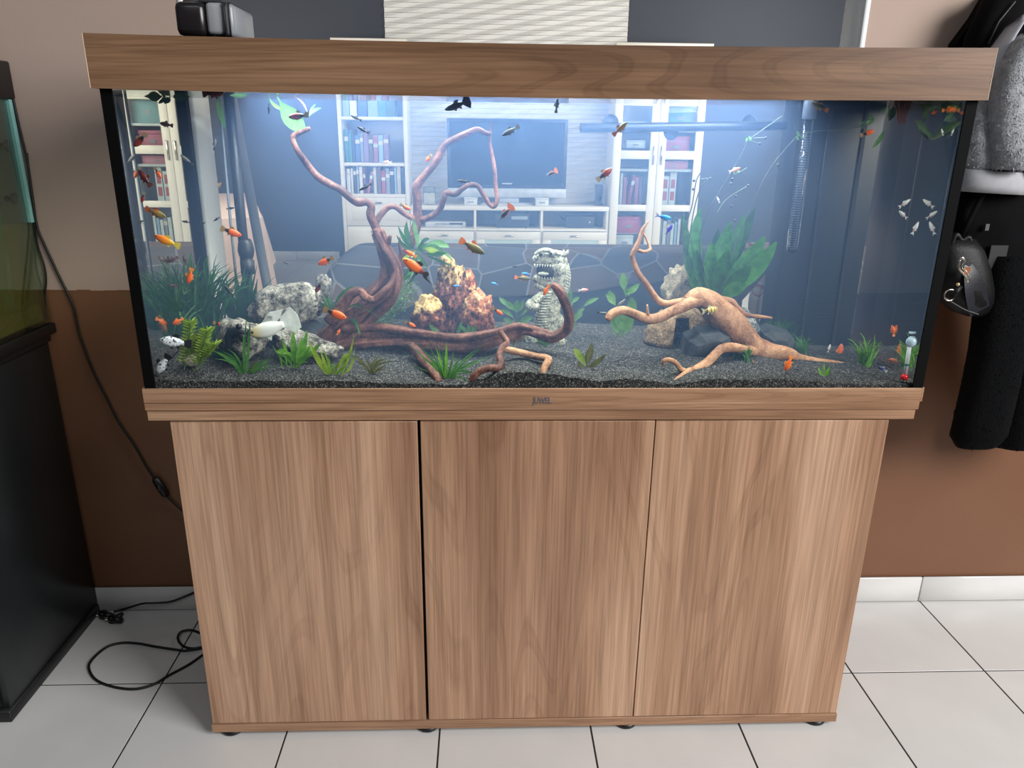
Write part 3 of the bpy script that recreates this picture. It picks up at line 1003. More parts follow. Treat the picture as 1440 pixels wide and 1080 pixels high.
dtube('body', [(766, 499, 15, DY), (765, 485, 18, DY), (766, 468, 18, DY), (769, 448, 17, DY), (774, 428, 15, DY), (778, 412, 13.5, DY), (783, 396, 13, DY), (787, 384, 12, DY)], lob=0.035, n=20, sub=9)
for i in range(22):
    t = i / 21
    x, y = 771 - 13 * t - 2 * math.sin(t * 3), 411 + 79 * t
    w = 7.5 + 3.2 * t
    c = P(x - 2, y, DY - 0.020 - 0.008 * math.sin(t * 3.1))
    obj('belly_scale', MB().ball(c, 1, 10, 6, 0, (w * ds, 0.006, 2.1 * ds)), DST, dragon)
m = MB()
for i in range(34):                                              # flank scales in two rows
    t = (i // 2) / 16
    c = P(777 - 6 * t + (i % 2) * 5, 414 + 64 * t + (i % 2) * 2, DY - 0.014 + (i % 2) * 0.004)
    m.ball(c, 2.3 * ds, 6, 4, 0, (1, 1, 1.2))
obj('flank_scales', m, DST, dragon)
hd = MB()
hd.ball(P(781, 376, DY), 1, 16, 10, 0, (18 * ds, 0.026, 17 * ds))
head = obj('head', hd, DST, dragon)
dtube('upper_jaw', [(790, 366, 12, DY), (778, 364, 12.5, DY - .006), (766, 363, 10.5, DY - .012), (756, 365, 8, DY - .016), (750, 367, 5, DY - .018)])
dtube('lower_jaw', [(790, 396, 10, DY), (777, 398, 8.5, DY - .006), (765, 396, 7.5, DY - .012), (757, 393, 6.5, DY - .016), (752, 389, 4.5, DY - .018)])
obj('mouth_shadow', MB().ball(P(768, 381, DY - 0.010), 1, 14, 8, 0, (14 * ds, 0.022, 11 * ds)), DDK, dragon)  # solid near-black ball, painted shadow inside the open jaws
m = MB()
for k in range(9):
    x = 752 + k * 3.6
    a = P(x, 371 + 0.25 * k, DY - 0.030 + 0.001 * k)
    m.lathe(a, [(0.0001, -5.0 * ds), (1.3 * ds, 0)], 6)
for k in range(7):
    x = 754 + k * 4
    a = P(x, 392 + 0.3 * k, DY - 0.030 + 0.001 * k)
    m.lathe(a, [(1.3 * ds, 0), (0.0001, 4.5 * ds)], 6)
obj('teeth', m, pm('worn_cream_teeth', (206, 206, 190), 0.7), dragon)
obj('tongue', MB().ball(P(764, 385, DY - 0.030), 1, 10, 6, 0, (8 * ds, 0.010, 2.6 * ds)), DST, dragon)
for ex, ez in ((762, 357), (776, 356)):
    e = obj('eye', MB().ball(P(ex, ez, DY - 0.028), 4.2 * ds, 12, 8), DST, dragon)
    obj('pupil', MB().ball(P(ex - 1, ez + 0.6, DY - 0.0345), 1.8 * ds, 8, 6), DDK, e)
m = MB()
for ex in (753, 757):
    m.ball(P(ex, 363, DY - 0.031), 2.4 * ds, 8, 6)
obj('nostrils', m, DST, dragon)
dtube('brow', [(752, 358, 2, DY - .028), (760, 353, 3.2, DY - .029), (770, 352, 3.2, DY - .029), (780, 355, 3, DY - .024), (788, 358, 2, DY - .018)])
for k, pts in enumerate(([(783, 362, 4.5, DY - .012), (790, 359, 4, DY - .012), (796, 357, 3.2, DY - .012), (800, 351, 1, DY - .012)], [(786, 356, 4, DY + .010), (791, 356, 3.2, DY + .010), (793, 351, 1, DY + .010)])):
    dtube('horn', pts, n=10)
m = MB()
for k in range(13):                                              # curled mane behind the jaw
    t = k / 12
    a = (788 + 5 * math.sin(t * 3), 362 + 46 * t)
    dtube('', [(a[0] - 4, a[1] - 3, 4.4, DY - .010), (a[0] + 2, a[1], 4.2, DY - .008), (a[0] + 7, a[1] + 3, 3, DY - .004), (a[0] + 8, a[1] + 8, 1, DY)], mb=m, n=8, sub=3)
obj('mane', m, DST, dragon)
m = MB()
for k in range(5):
    m.ball(P(755 + 3.4 * k, 402 + 1.6 * k, DY - 0.022), (3.6 - 0.2 * k) * ds, 8, 6)
obj('beard', m, DST, dragon)
arm = MB()
dtube('', [(774, 414, 8, DY - .006), (765, 413, 7, DY - .016), (758, 418, 6, DY - .024), (750, 425, 6.5, DY - .030)], mb=arm)
arm.ball(P(747, 428, DY - 0.032), 8 * ds, 12, 8, 0, (1, 0.8, 1))
for k in range(4):
    dtube('', [(743 + 4 * k, 425 + k, 2.8, DY - .036), (741.5 + 4 * k, 431 + k, 2.6, DY - .042), (743 + 3.6 * k, 436 + 0.4 * k, 1.6, DY - .040)], mb=arm, n=8, sub=3)
dtube('', [(753, 425, 2.6, DY - .030), (757, 430, 2.4, DY - .034), (757, 436, 1.4, DY - .036)], mb=arm, n=8, sub=3)
obj('raised_paw', arm, DST, dragon)
for kx, ky, tx_, ty in ((748, 480, 742, 494), (786, 482, 781, 498)):
    lg_ = MB()
    r2 = random.Random(kx)
    lg_.ball(P(kx, ky, DY - 0.024), 9.5 * ds, 12, 8, 0, (1, .9, 1.1))
    for k in range(46):
        th, ph = r2.uniform(0, 6.28), r2.uniform(-1.2, 1.4)
        lg_.ball(P(kx + 9 * math.cos(th) * math.cos(ph), ky - 10 * math.sin(ph), DY - 0.024 + 0.010 * math.sin(th) * math.cos(ph)), 2.4 * ds, 6, 4)
    for k in range(4):
        dtube('', [(kx - 5 + 4 * k, ky + 6, 3.4, DY - .026), (tx_ - 4 + 4 * k, ty - 3, 3, DY - .036), (tx_ - 5 + 4 * k, ty + 1, 1.8, DY - .042)], mb=lg_, n=8, sub=3)
    obj('leg', lg_, DST, dragon)
dtube('tail', [(776, 492, 9, DY + .01), (787, 470, 8, DY + .012), (787, 452, 7, DY + .012), (781, 440, 5, DY + .012)], lob=0.05)

# ================================================================ plants
GR1 = leafmat('bright_green_leaf', (126, 184, 60), (84, 140, 40))
GR2 = leafmat('mid_green_leaf', (92, 150, 66), (58, 108, 48))
GR3 = leafmat('deep_green_leaf', (62, 118, 50), (36, 78, 38))
GR4 = leafmat('soft_green_leaf', (126, 172, 104), (88, 138, 78))
GR5 = leafmat('yellow_green_leaf', (156, 182, 66), (112, 140, 44))
GR6 = leafmat('olive_leaf', (118, 122, 62), (84, 84, 46))
GR7 = leafmat('sword_plant_leaf', (84, 146, 62), (48, 100, 46))
GR8 = leafmat('floating_plant_leaf', (74, 104, 40), (40, 62, 26))
STEM = pm('green_stem', (74, 104, 60), 0.5)
DSTEM = pm('dark_runner_stem', (52, 62, 66), 0.5)
PG = 'plants rooted in the gravel of the large aquarium'


def bend(base, tip, bow, Y):
    """control point pulled aside by bow = (px, px)"""
    bx_, by_ = base
    tx_, ty_ = tip
    return P((bx_ + tx_) / 2 + bow[0], (by_ + ty_) / 2 + bow[1], Y)


def plant(name, label, base, leaves, mat, cat='plant', group=PG, n=7, prof=None, ground=True, foldv=0.12, wk=0.8, extra=0):
    px, py, Y = base
    b = P(px, py, Y)
    if ground:
        b.z = min(b.z, gh(b.x, b.y) - 0.002)
    t = thing(name, label, cat, tuple(b), group)
    wk = wk * (0.74 if extra else 1)
    jr = random.Random(int(px * 7 + py))
    more = [(q[0] + jr.uniform(-16, 16), q[1] + jr.uniform(-6, 20), q[2] * jr.uniform(.5, .85), q[3] + jr.uniform(-.02, .02), (q[4][0] + jr.uniform(-5, 5), q[4][1] + jr.uniform(-4, 4))) + tuple(q[5:]) for _ in range(extra) for q in leaves]
    for lf in list(leaves) + more:
        tx_, ty_, w, dy, bow = lf[:5]
        mt = lf[5] if len(lf) > 5 else mat
        st = lf[6] if len(lf) > 6 else (px, py)
        sY = lf[7] if len(lf) > 7 else Y
        m = MB().blade(P(st[0], st[1], sY), bend(st, (tx_, ty_), (bow[0] * 1.3, bow[1] * 1.3), sY + dy * 0.5), P(tx_, ty_, sY + dy), w * wk * S(px, py, Y), n, prof, None, foldv)
        obj('leaf', m, mt, t)
    return t


def tuft(name, label, px, py, Y, n, h, spread, w, mat, seed, up=0.5, group=PG, cat='plant', ysp=0.03):
    """grassy clump: many thin blades, one mesh"""
    r = random.Random(seed)
    b = P(px, py, Y)
    b.z = gh(b.x, b.y) - 0.003
    t = thing(name, label, cat, tuple(b), group)
    m = MB()
    s = S(px, py, Y)
    for k in range(n):
        a = r.uniform(-1, 1)
        o = Vector((r.gauss(0, 0.18) * spread * s, r.gauss(0, 0.3) * ysp, 0))
        hh = h * s * r.uniform(0.55, 1.05) * (1 - 0.25 * abs(a))
        tip = b + o + Vector((a * spread * s, r.uniform(-1, 1) * ysp, hh))
        ctl = b + o + Vector((a * spread * s * 0.25, r.uniform(-.4, .4) * ysp, hh * r.uniform(0.6, 1.0)))
        m.blade(b + o, ctl, tip, w * s * r.uniform(0.7, 1.2), 4, lambda q: 1 - 0.85 * q ** 2)
    obj('blades', m, mat, t, kind='stuff')
    return t


strap = lambda t: (0.55 + 0.45 * math.sin(math.pi * min(1, t * 1.05))) * (1 - 0.9 * max(0, t - 0.7) / 0.3)
oval = lambda t: max(0.10, max(0.0, math.sin(math.pi * min(1, max(0, (t - 0.18) / 0.82)))) ** 0.75)

# left: green mass in the back corner
tuft('grass_clump', 'tall dark green grass clump in the back left corner of the tank', 292, 498, 0.255, 170, 112, 60, 3.4, GR3, 3, ysp=0.05)
tuft('grass_clump', 'green grassy thicket against the left side glass', 246, 506, 0.20, 150, 104, 34, 3.4, GR3, 5, ysp=0.06)
plant('strap_plant', 'broad straight-leaved dark plant behind the grass at left', (338, 470, .27),
      [(330, 376, 15, 0, (2, 0)), (345, 373, 15, 0, (-2, 0)), (355, 378, 14, 0, (2, 0)), (318, 392, 14, -.02, (-3, 0)), (362, 392, 14, 0, (5, 0)), (350, 398, 12, -.02, (0, 0)), (372, 408, 10, -.01, (6, -4)), (310, 410, 12, 0, (-6, -4))], GR3, prof=strap, extra=1)
plant('thin_leaf_plant', 'thin arching leaves spreading right of the dark grass clump', (345, 470, .25),
      [(400, 396, 5, 0, (-4, -16)), (398, 404, 4, -.01, (-8, -14)), (388, 388, 3.5, 0, (-10, -10)), (300, 384, 3.5, -.02, (8, -16)), (306, 392, 3.5, -.03, (4, -16)), (378, 430, 5, -.03, (-2, -14))], GR3, prof=strap)
# whorled stem plant
b = G(256, 532, 0.05)
rot = thing('whorled_stem_plant', 'yellow-green stem plant with whorls of needle leaves in the front left corner', 'plant', tuple(b), PG)
r = random.Random(11)
for sx_, sy_, pts in ((256, 533, [(256, 533), (262, 505), (266, 480), (268, 455)]), (268, 528, [(268, 528), (282, 508), (286, 485), (292, 466)]), (262, 530, [(262, 530), (270, 510), (274, 490), (276, 478)]), (280, 520, [(280, 520), (290, 500), (302, 486)])):
    sm = catmull([(a, c) for a, c in pts], 6)
    Y0 = 0.05 + r.uniform(-0.01, 0.03)
    obj('stem', MB().tube([P(a, c, Y0) for a, c in sm], 0.0012, 6), STEM, rot)
    m = MB()
    for i, (a, c) in enumerate(sm):
        if i < 5:
            continue
        for k in range(9):
            th = 2 * math.pi * k / 9 + i
            L = 0.013 + 0.004 * r.random()
            q = P(a, c, Y0)
            m.blade(q, q + Vector((math.cos(th) * L * .6, math.sin(th) * L * .6, L * 0.5)), q + Vector((math.cos(th) * L, math.sin(th) * L, L * 0.55)), 0.0028, 3)
    obj('needle_leaves', m, GR5, rot, kind='stuff')
r = random.Random(5)
b = G(274, 525, 0.075)
orp = thing('orange_tipped_sprig', 'small sprig with orange-tinted leaves beside the speckled fish', 'plant', tuple(b), PG)
m = MB()
for k in range(22):
    q = P(272 + r.uniform(-9, 14), 484 + r.uniform(-9, 12), 0.075)
    m.blade(q, q + Vector((r.uniform(-.006, .006), -0.004, .006)), q + Vector((r.uniform(-.012, .012), -0.006, r.uniform(-.002, .012))), 0.003, 3)
obj('needle_leaves', m, leafmat('orange_leaf', (206, 124, 48), (150, 110, 50)), orp, kind='stuff')
obj('stem', MB().tube([b, P(280, 505, .075), P(275, 480, .075)], 0.0012, 6), STEM, orp)
plant('broad_leaf_plant', 'bright broad leaves between the stem plant and the black fitting', (304, 512, .13),
      [(293, 470, 14, 0, (-4, 0)), (300, 462, 13, -.01, (0, 0)), (318, 472, 13, -.01, (6, -3)), (322, 486, 12, -.02, (4, -6)), (288, 486, 12, -.02, (-6, -2))], GR2, prof=oval, extra=1)
plant('crypt_plant', 'rosette of strap leaves with an upright dark leaf in front of the grey rocks', (345, 534, .05),
      [(342, 470, 8, 0, (0, 0), GR2), (352, 446, 6, 0.02, (1, 0), GR3), (296, 492, 9, 0, (8, -8)), (312, 494, 8, 0.02, (6, -10)), (376, 504, 7, 0, (-6, -4)), (384, 512, 6, 0, (-10, -8)), (366, 500, 6, 0.01, (-4, 2), GR6), (330, 512, 6, -.01, (0, -4)), (360, 520, 6, -.01, (0, -6))], GR2, prof=strap, extra=1)
plant('upright_stem_plant', 'bright green upright plant with pointed leaves before the long rock', (414, 520, .07),
      [(412, 466, 15, 0, (0, 0)), (432, 464, 14, .01, (2, 6)), (436, 487, 13, -.01, (2, -6)), (425, 474, 10, -.01, (0, 0)), (388, 494, 13, -.01, (4, -8), GR1, (410, 516)), (396, 474, 8, .01, (0, 6)), (436, 500, 14, -.01, (-4, -4)), (404, 516, 7, -.01, (4, -18), GR1, (388, 494))], GR1, prof=oval, extra=1)
plant('yellow_strap_plant', 'yellow-green plant with wide arching straps at the foot of the long rock', (466, 530, .04),
      [(434, 476, 11, 0, (0, 10), GR5), (450, 490, 9, 0, (0, 6), GR5), (498, 468, 8, 0.01, (8, 16), GR5), (496, 506, 7, 0, (-4, -12), GR5), (472, 528, 8, -.01, (8, -28), GR5, (488, 508)), (462, 500, 6, 0.01, (0, 0), GR1), (490, 512, 6, -.01, (-2, 2), GR1)], GR5, prof=strap, extra=1)
plant('thin_crypt_plant', 'sparse olive crypt with narrow leaves left of the centre on the gravel', (523, 528, .05),
      [(494, 498, 6, 0, (2, -4)), (512, 502, 4, 0, (4, 0), GR6), (545, 504, 7, 0, (-10, -6)), (562, 508, 5, 0, (-16, -8)), (545, 512, 6, -.01, (-4, 0)), (520, 508, 4, 0, (2, 0), GR6)], GR6, prof=strap, extra=1)
plant('arrow_grass_plant', 'fresh green grassy plant with one bright upright leaf at the centre front', (627, 538, .04),
      [(628, 480, 7, 0, (0, 0), GR1), (583, 478, 5, .01, (14, 10)), (601, 478, 4, .01, (4, 12)), (602, 510, 5, 0, (-2, -14)), (622, 490, 5, .01, (0, 0)), (638, 492, 5, .01, (2, 0)), (648, 500, 5, 0, (2, -4)), (676, 489, 5, .02, (-10, 6)), (691, 500, 5, .02, (-16, -2)),
       (664, 514, 4, 0, (-4, -8)), (668, 527, 5, -.01, (-2, -16)), (613, 500, 4, 0, (0, 0)), (645, 505, 4, -.01, (0, 0)), (590, 500, 5, 0.01, (8, 0))], GR2, prof=strap, extra=1)
# middle ground
plant('small_leaf_plant', 'short pointed leaves growing between the log and the lava stones', (640, 474, .185),
      [(604, 456, 9, 0, (0, 2), GR2, (620, 470)), (650, 452, 9, 0, (0, 2)), (658, 456, 9, 0, (0, 0), GR2, (662, 472)), (668, 458, 8, 0, (2, 0), GR2, (664, 472)), (612, 462, 7, 0, (0, 0), GR4, (620, 470))], GR2, prof=oval, extra=1)
plant('stem_plant', 'pale green stem plant with spread leaves left of the dragon', (727, 468, .255),
      [(728, 422, 11, 0, (-2, 2), GR4, (727, 440)), (736, 421, 8, 0, (2, 2), GR4, (727, 440)), (710, 426, 11, 0, (0, -4), GR4, (726, 440)), (702, 418, 8, 0, (-4, -2), GR4, (724, 436)), (704, 436, 8, 0, (0, -6), GR4, (726, 452)), (751, 414, 6, 0, (2, 8), GR4, (728, 446)),
       (708, 448, 9, 0, (0, -4), GR4, (726, 462)), (750, 446, 12, 0, (-2, -6), GR4, (728, 462)), (727, 440, 2.4, 0, (0, 0), GR4)], GR4, prof=oval)
plant('stem_plant', 'pale green stem plant with long side leaves right of the dragon', (804, 468, .25),
      [(797, 402, 9, 0, (-2, 0), GR4, (800, 428)), (803, 406, 5, 0, (2, 0), GR4, (800, 428)), (815, 418, 7, 0, (0, -3), GR4, (801, 430)), (806, 428, 5, 0, (0, -3), GR4, (800, 434)), (842, 419, 8, 0, (-2, -3), GR4, (818, 434)), (822, 434, 7, 0, (-2, -4), GR4, (808, 450)),
       (804, 452, 11, 0, (6, -4), GR4, (818, 436)), (814, 434, 3, 0, (0, 4), GR4), (800, 428, 2.4, 0, (0, 0), GR4)], GR4, prof=oval)
tuft('reddish_grass_tuft', 'low red and green grass tuft beside the dragon foot', 722, 486, 0.20, 60, 30, 24, 1.6, leafmat('red_green_grass', (140, 140, 62), (150, 84, 50)), 17)
tuft('moss_tuft', 'small dark moss tuft between the dragon feet', 766, 494, 0.185, 80, 18, 14, 1.4, GR2, 19)
plant('broad_leaf_plant', 'pale broad-leaved plant standing alone behind the tip of the tan driftwood', (874, 476, .20),
      [(876, 384, 15, 0, (0, 0), GR4, (878, 412)), (886, 412, 12, 0, (-2, -6), GR4, (880, 418)), (899, 399, 11, 0, (-2, 3), GR4, (880, 414)), (857, 409, 15, 0, (-3, 0), GR4, (868, 432)), (888, 418, 17, 0, (4, 2), GR4, (884, 446)),
       (876, 432, 26, 0, (0, 0), GR4, (874, 474)), (862, 442, 14, 0, (-3, 2), GR4, (872, 472)), (888, 438, 14, 0, (4, 2), GR4, (875, 474)), (867, 472, 6, 0, (-3, 0), GR4, (862, 448)), (852, 414, 5, 0, (0, 0), GR4, (858, 418))], GR4, prof=oval)
plant('dwarf_crypt_plant', 'small olive-brown crypt alone on the open gravel right of the tan root end', (824, 516, .075),
      [(808, 489, 11, 0, (-2, -2), GR5), (815, 508, 9, -.01, (-6, 2), GR6), (832, 482, 11, 0, (2, 2), GR6), (828, 490, 9, .01, (0, 0), GR6), (852, 498, 10, -.01, (-4, 8), GR6), (818, 496, 8, .01, (0, 0), GR5)], GR6, prof=oval)
# fine mossy plant behind the trunk
b = G(525, 468, 0.27)
mo = thing('moss_bush', 'light green fine-leaved moss bush leaning behind the red-brown trunk', 'plant', tuple(b), PG)
r = random.Random(23)
m = MB()
for k in range(900):
    t = r.random()
    px = 520 + 58 * t + r.gauss(0, 9) * (1 - 0.4 * t)
    py = 468 - 66 * t + r.gauss(0, 9)
    q = P(px, py, 0.275 + r.uniform(-0.02, 0.02))
    d = Vector((r.uniform(-1, 1), r.uniform(-1, 0.4), r.uniform(-.4, 1))).normalized() * 0.008
    m.blade(q, q + d * .5, q + d, 0.0022, 2)
obj('fine_leaves', m, leafmat('moss_leaf', (138, 168, 110), (96, 132, 84)), mo, kind='stuff')
for k in range(6):
    a = 520 + k * 3
    obj('stem', MB().tube([P(a, 476, .275), P(a + 14, 445, .275), P(a + 34 + 3 * k, 412 + k * 3, .275)], 0.0009, 5), STEM, mo)

# big sword plant
swb = (1000, 428, .235)
DKG = leafmat('dark_green_leaf', (40, 84, 46), (26, 58, 34))
sword = plant('sword_plant', 'large sword plant with a fan of broad dark green leaves behind the tan driftwood', swb,
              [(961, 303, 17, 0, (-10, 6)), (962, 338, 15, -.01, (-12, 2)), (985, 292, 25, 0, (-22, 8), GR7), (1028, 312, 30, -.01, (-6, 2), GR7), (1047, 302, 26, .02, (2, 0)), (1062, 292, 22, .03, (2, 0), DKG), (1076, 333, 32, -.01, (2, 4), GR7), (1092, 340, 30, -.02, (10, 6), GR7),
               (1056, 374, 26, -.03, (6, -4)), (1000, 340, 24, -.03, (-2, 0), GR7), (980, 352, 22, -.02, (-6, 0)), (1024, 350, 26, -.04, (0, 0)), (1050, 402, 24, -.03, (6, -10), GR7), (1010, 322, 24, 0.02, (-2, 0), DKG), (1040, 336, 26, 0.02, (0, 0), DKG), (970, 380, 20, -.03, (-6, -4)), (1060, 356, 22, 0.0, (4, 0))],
              GR3, prof=oval, n=10, foldv=0.10)
for pts in ([(996, 420), (968, 372), (962, 330), (973, 290), (979, 255), (986, 242)], [(1000, 420), (984, 345), (996, 298), (1020, 256), (1038, 226), (1053, 196)], [(1010, 420), (1034, 345), (1058, 288), (1085, 234), (1122, 190)], [(966, 360), (975, 300), (985, 265), (996, 252)]):
    sm = catmull([(float(a), float(c)) for a, c in pts], 6)
    obj('runner', MB().tube([P(a, c, .215) for a, c in sm], 0.0012, 6), DSTEM, sword)
for pts in ([(1053, 196), (1076, 180), (1100, 163)], [(1122, 190), (1150, 184), (1180, 183), (1214, 177)], [(1053, 196), (1066, 194), (1077, 194)], [(1053, 196), (1062, 200), (1069, 202)], [(986, 252), (993, 251), (999, 251)], [(1122, 190), (1118, 180), (1116, 172)], [(1032, 246), (1044, 240), (1050, 236)], [(1008, 300), (1022, 280), (1052, 261)]):
    sm = catmull([(float(a), float(c)) for a, c in pts], 5)
    obj('flower_stalk', MB().tube([P(a, c, .205) for a, c in sm], 0.0009, 6), pm('pale_stalk', (84, 100, 88), 0.5), sword)
m = MB()
for a, c in ((1077, 194), (1069, 202), (999, 251), (976, 254), (975, 266), (1030, 252), (1028, 258), (1052, 261), (1035, 276), (1029, 290), (1034, 310), (1094, 232)):
    m.ball(P(a, c, .205), 0.0030, 8, 6)
obj('seed_buds', m, pm('dull_violet_buds', (58, 58, 74), 0.6), sword)
m = MB()
r = random.Random(31)
for a, c in ((1053, 196), (1122, 190), (1214, 177), (1036, 240)):
    for k in range(9):
        q = P(a + r.uniform(-3, 3), c + r.uniform(-3, 3), .203)
        d = Vector((r.uniform(-1, 1), r.uniform(-1, 0), r.uniform(-1, 1))).normalized() * 0.008
        m.blade(q, q + d * .5 + Vector((0, 0, .002)), q + d, 0.003, 3)
obj('plantlets', m, GR4, sword, kind='stuff')
# right side grasses
tuft('grass_tuft', 'dark green fine grass tuft behind the right slate block', 1096, 478, 0.245, 110, 44, 24, 1.6, GR3, 41)
tuft('grass_tuft', 'bright green grass tuft standing alone near the right end of the gravel', 1214, 515, 0.13, 34, 42, 22, 2.6, GR1, 43)
tuft('grass_tuft', 'bright green grass tuft behind the thermometer', 1272, 512, 0.11, 26, 38, 18, 2.4, GR1, 45)
tuft('grass_tuft', 'thin green tuft against the filter box beside the driftwood arm', 1127, 503, 0.20, 50, 26, 14, 1.5, GR2, 47)
tuft('grass_tuft', 'dark grass tuft in the shade under the bent driftwood leg', 1032, 512, 0.15, 70, 22, 20, 1.8, GR3, 49)
tuft('grass_tuft', 'dark mossy tuft growing on the driftwood knee', 1050, 500, 0.125, 50, 24, 9, 1.6, GR2, 50)
plant('sprig_plant', 'tiny bright green sprig in front of the thin driftwood arm', (1159, 530, .04),
      [(1159, 508, 3, 0, (0, 0)), (1150, 516, 4, 0, (-1, 0)), (1167, 515, 4, 0, (1, 0)), (1152, 524, 4, -.005, (-2, -2)), (1168, 524, 4, -.005, (2, -2)), (1163, 519, 4, -.005, (0, 0))], GR1, prof=oval)
# epiphyte on the driftwood
plant('driftwood_fern', 'dark leafy plant tied to the tall red-brown branches', (585, 352, .215),
      [(572, 312, 13, 0, (-8, 2), GR3), (560, 318, 10, 0, (-2, 8), GR3), (580, 306, 10, 0, (4, 0), GR4), (604, 336, 9, -.01, (2, -8), GR3), (600, 348, 14, -.01, (0, -6), GR3), (632, 348, 17, -.01, (0, -8), GR4, (596, 346)), (616, 352, 11, -.02, (0, 2), GR5, (594, 350)),
       (628, 356, 13, -.01, (0, 2), GR3, (594, 356)), (590, 368, 10, -.01, (2, 2), GR3), (572, 388, 11, -.01, (6, 4), GR2), (566, 366, 8, -.01, (-4, 2), GR5), (560, 398, 7, .0, (10, 10), GR3)], GR3, prof=oval, ground=False, extra=1)
plant('strap_plant', 'green strap leaves in the fork left of the red-brown trunk', (470, 440, .17),
      [(502, 402, 12, 0, (-6, -8), GR2), (455, 416, 10, 0, (0, 0), GR2), (448, 424, 9, 0, (-2, 0), GR3), (526, 438, 4, -.01, (2, -14), GR2, (482, 436)), (507, 470, 9, -.02, (2, -8), GR2, (488, 446)), (462, 412, 7, 0, (0, 2), GR4)], GR2, prof=strap, ground=False, extra=1)
# floating plants at the surface
plant('floating_plant', 'floating plant with one large pale leaf hanging over the driftwood tip', (390, 136, .16),
      [(430, 186, 34, 0.02, (-4, 2), leafmat('pale_leaf', (120, 168, 96), (84, 140, 70))), (404, 156, 6, 0.01, (-8, 4), GR1, (378, 134)), (317, 181, 11, 0.0, (-6, -8), GR4, (308, 134)), (352, 131, 10, 0.03, (0, 3), GR4, (318, 133)), (452, 152, 6, .02, (-4, -4), GR4, (434, 166)), (444, 146, 5, .02, (-2, -2), GR4, (434, 166)),
       (432, 158, 3, .0, (4, -4), pm('pinkish_root', (196, 150, 146), 0.6), (414, 136))], GR4, prof=oval, ground=False, group=None)
plant('floating_plant', 'dark floating plant cluster with trailing leaves in the top right corner', (1280, 144, .09),
      [(1226, 208, 8, 0, (4, 2), GR2, (1245, 178)), (1250, 170, 13, 0, (4, -4), GR8, (1256, 148)), (1305, 196, 16, 0.02, (2, -6), GR8, (1285, 168)), (1298, 172, 10, 0.02, (3, 0), GR8, (1302, 146)), (1312, 198, 9, .02, (3, 0), GR8, (1296, 178)), (1345, 168, 14, 0, (0, -5), GR8, (1324, 172)), (1330, 196, 6, 0.01, (3, 0), GR8, (1342, 176)),
       (1222, 160, 8, 0, (-2, 4), GR2, (1232, 168)), (1218, 172, 8, 0, (-2, 2), GR4, (1230, 170)), (1238, 158, 4, 0, (-2, 2), GR4, (1252, 146)), (1246, 164, 4, 0, (4, 4), GR4, (1250, 144)), (1318, 150, 12, .02, (0, 4), GR8, (1290, 146)), (1270, 160, 12, .02, (0, 4), GR8, (1262, 146)), (1350, 152, 12, .02, (0, 4), GR8, (1332, 146))], GR8, prof=oval, ground=False, group=None)
r = random.Random(61)
fp = [o for o in bpy.data.objects if o.get('label', '').startswith('dark floating plant cluster')][0]
m = MB()
for k in range(46):
    a = r.uniform(1256, 1284)
    m.tube([P(a, 144, .08), P(a + (1268 - a) * .3 + r.uniform(-3, 3), 152, .08), P(1268 + (a - 1268) * .25 + r.uniform(-3, 3), 164 + r.uniform(0, 12), .08)], 0.0008, 4, cap=False)
obj('roots', m, pm('dull_red_roots', (104, 58, 50), 0.8), fp, kind='stuff')
# dark scraps at the surface, left
plant('floating_plant', 'dark tattered floating plant at the surface in the top left corner', (240, 134, .26),
      [(160, 134, 12, -.1, (0, 2), GR8), (190, 140, 14, -.08, (0, 2), GR8), (220, 141, 12, -.04, (0, 4), GR8), (262, 138, 12, 0, (0, 3), GR8), (180, 182, 8, -.08, (-6, -4), GR3, (164, 138)), (232, 146, 10, -.03, (0, 3), GR8), (270, 134, 10, 0, (0, 2), GR8)], GR8, prof=oval, ground=False, group=None)

# ================================================================ tank equipment
NAVY = pm('black_filter_plastic', (24, 28, 34), 0.45, var=0.08)
xl = P(1092, 420, 0.25).x
fl = thing('internal_filter', 'tall black internal filter box in the back right corner of the tank', 'filter', ((xl + TX) / 2, 0.29, gh(0.6, .28)))
obj('filter_box', MB().box((xl, 0.250, 0.835), (TX - 0.03, TD - 0.0095, 1.365), 0, 0.004), NAVY, fl, True, sharp=40)
obj('lid_rim', MB().box((xl - 0.003, 0.247, 1.352), (TX - 0.03, TD - 0.0095, 1.362), 0, 0.002), NAVY, fl, True, sharp=40)
m = MB()
for k in range(9):
    z = 0.90 + k * 0.008
    m.box((xl + 0.05, 0.2485, z), (xl + 0.15, 0.2505, z + 0.003))
obj('inlet_slots', m, BLACK, fl, False)
for x in (xl + 0.062, TX - 0.075):
    obj('rib', MB().box((x, 0.2465, 0.84), (x + 0.008, 0.2500, 1.350), 0, 0.001), NAVY, fl, True, sharp=40)
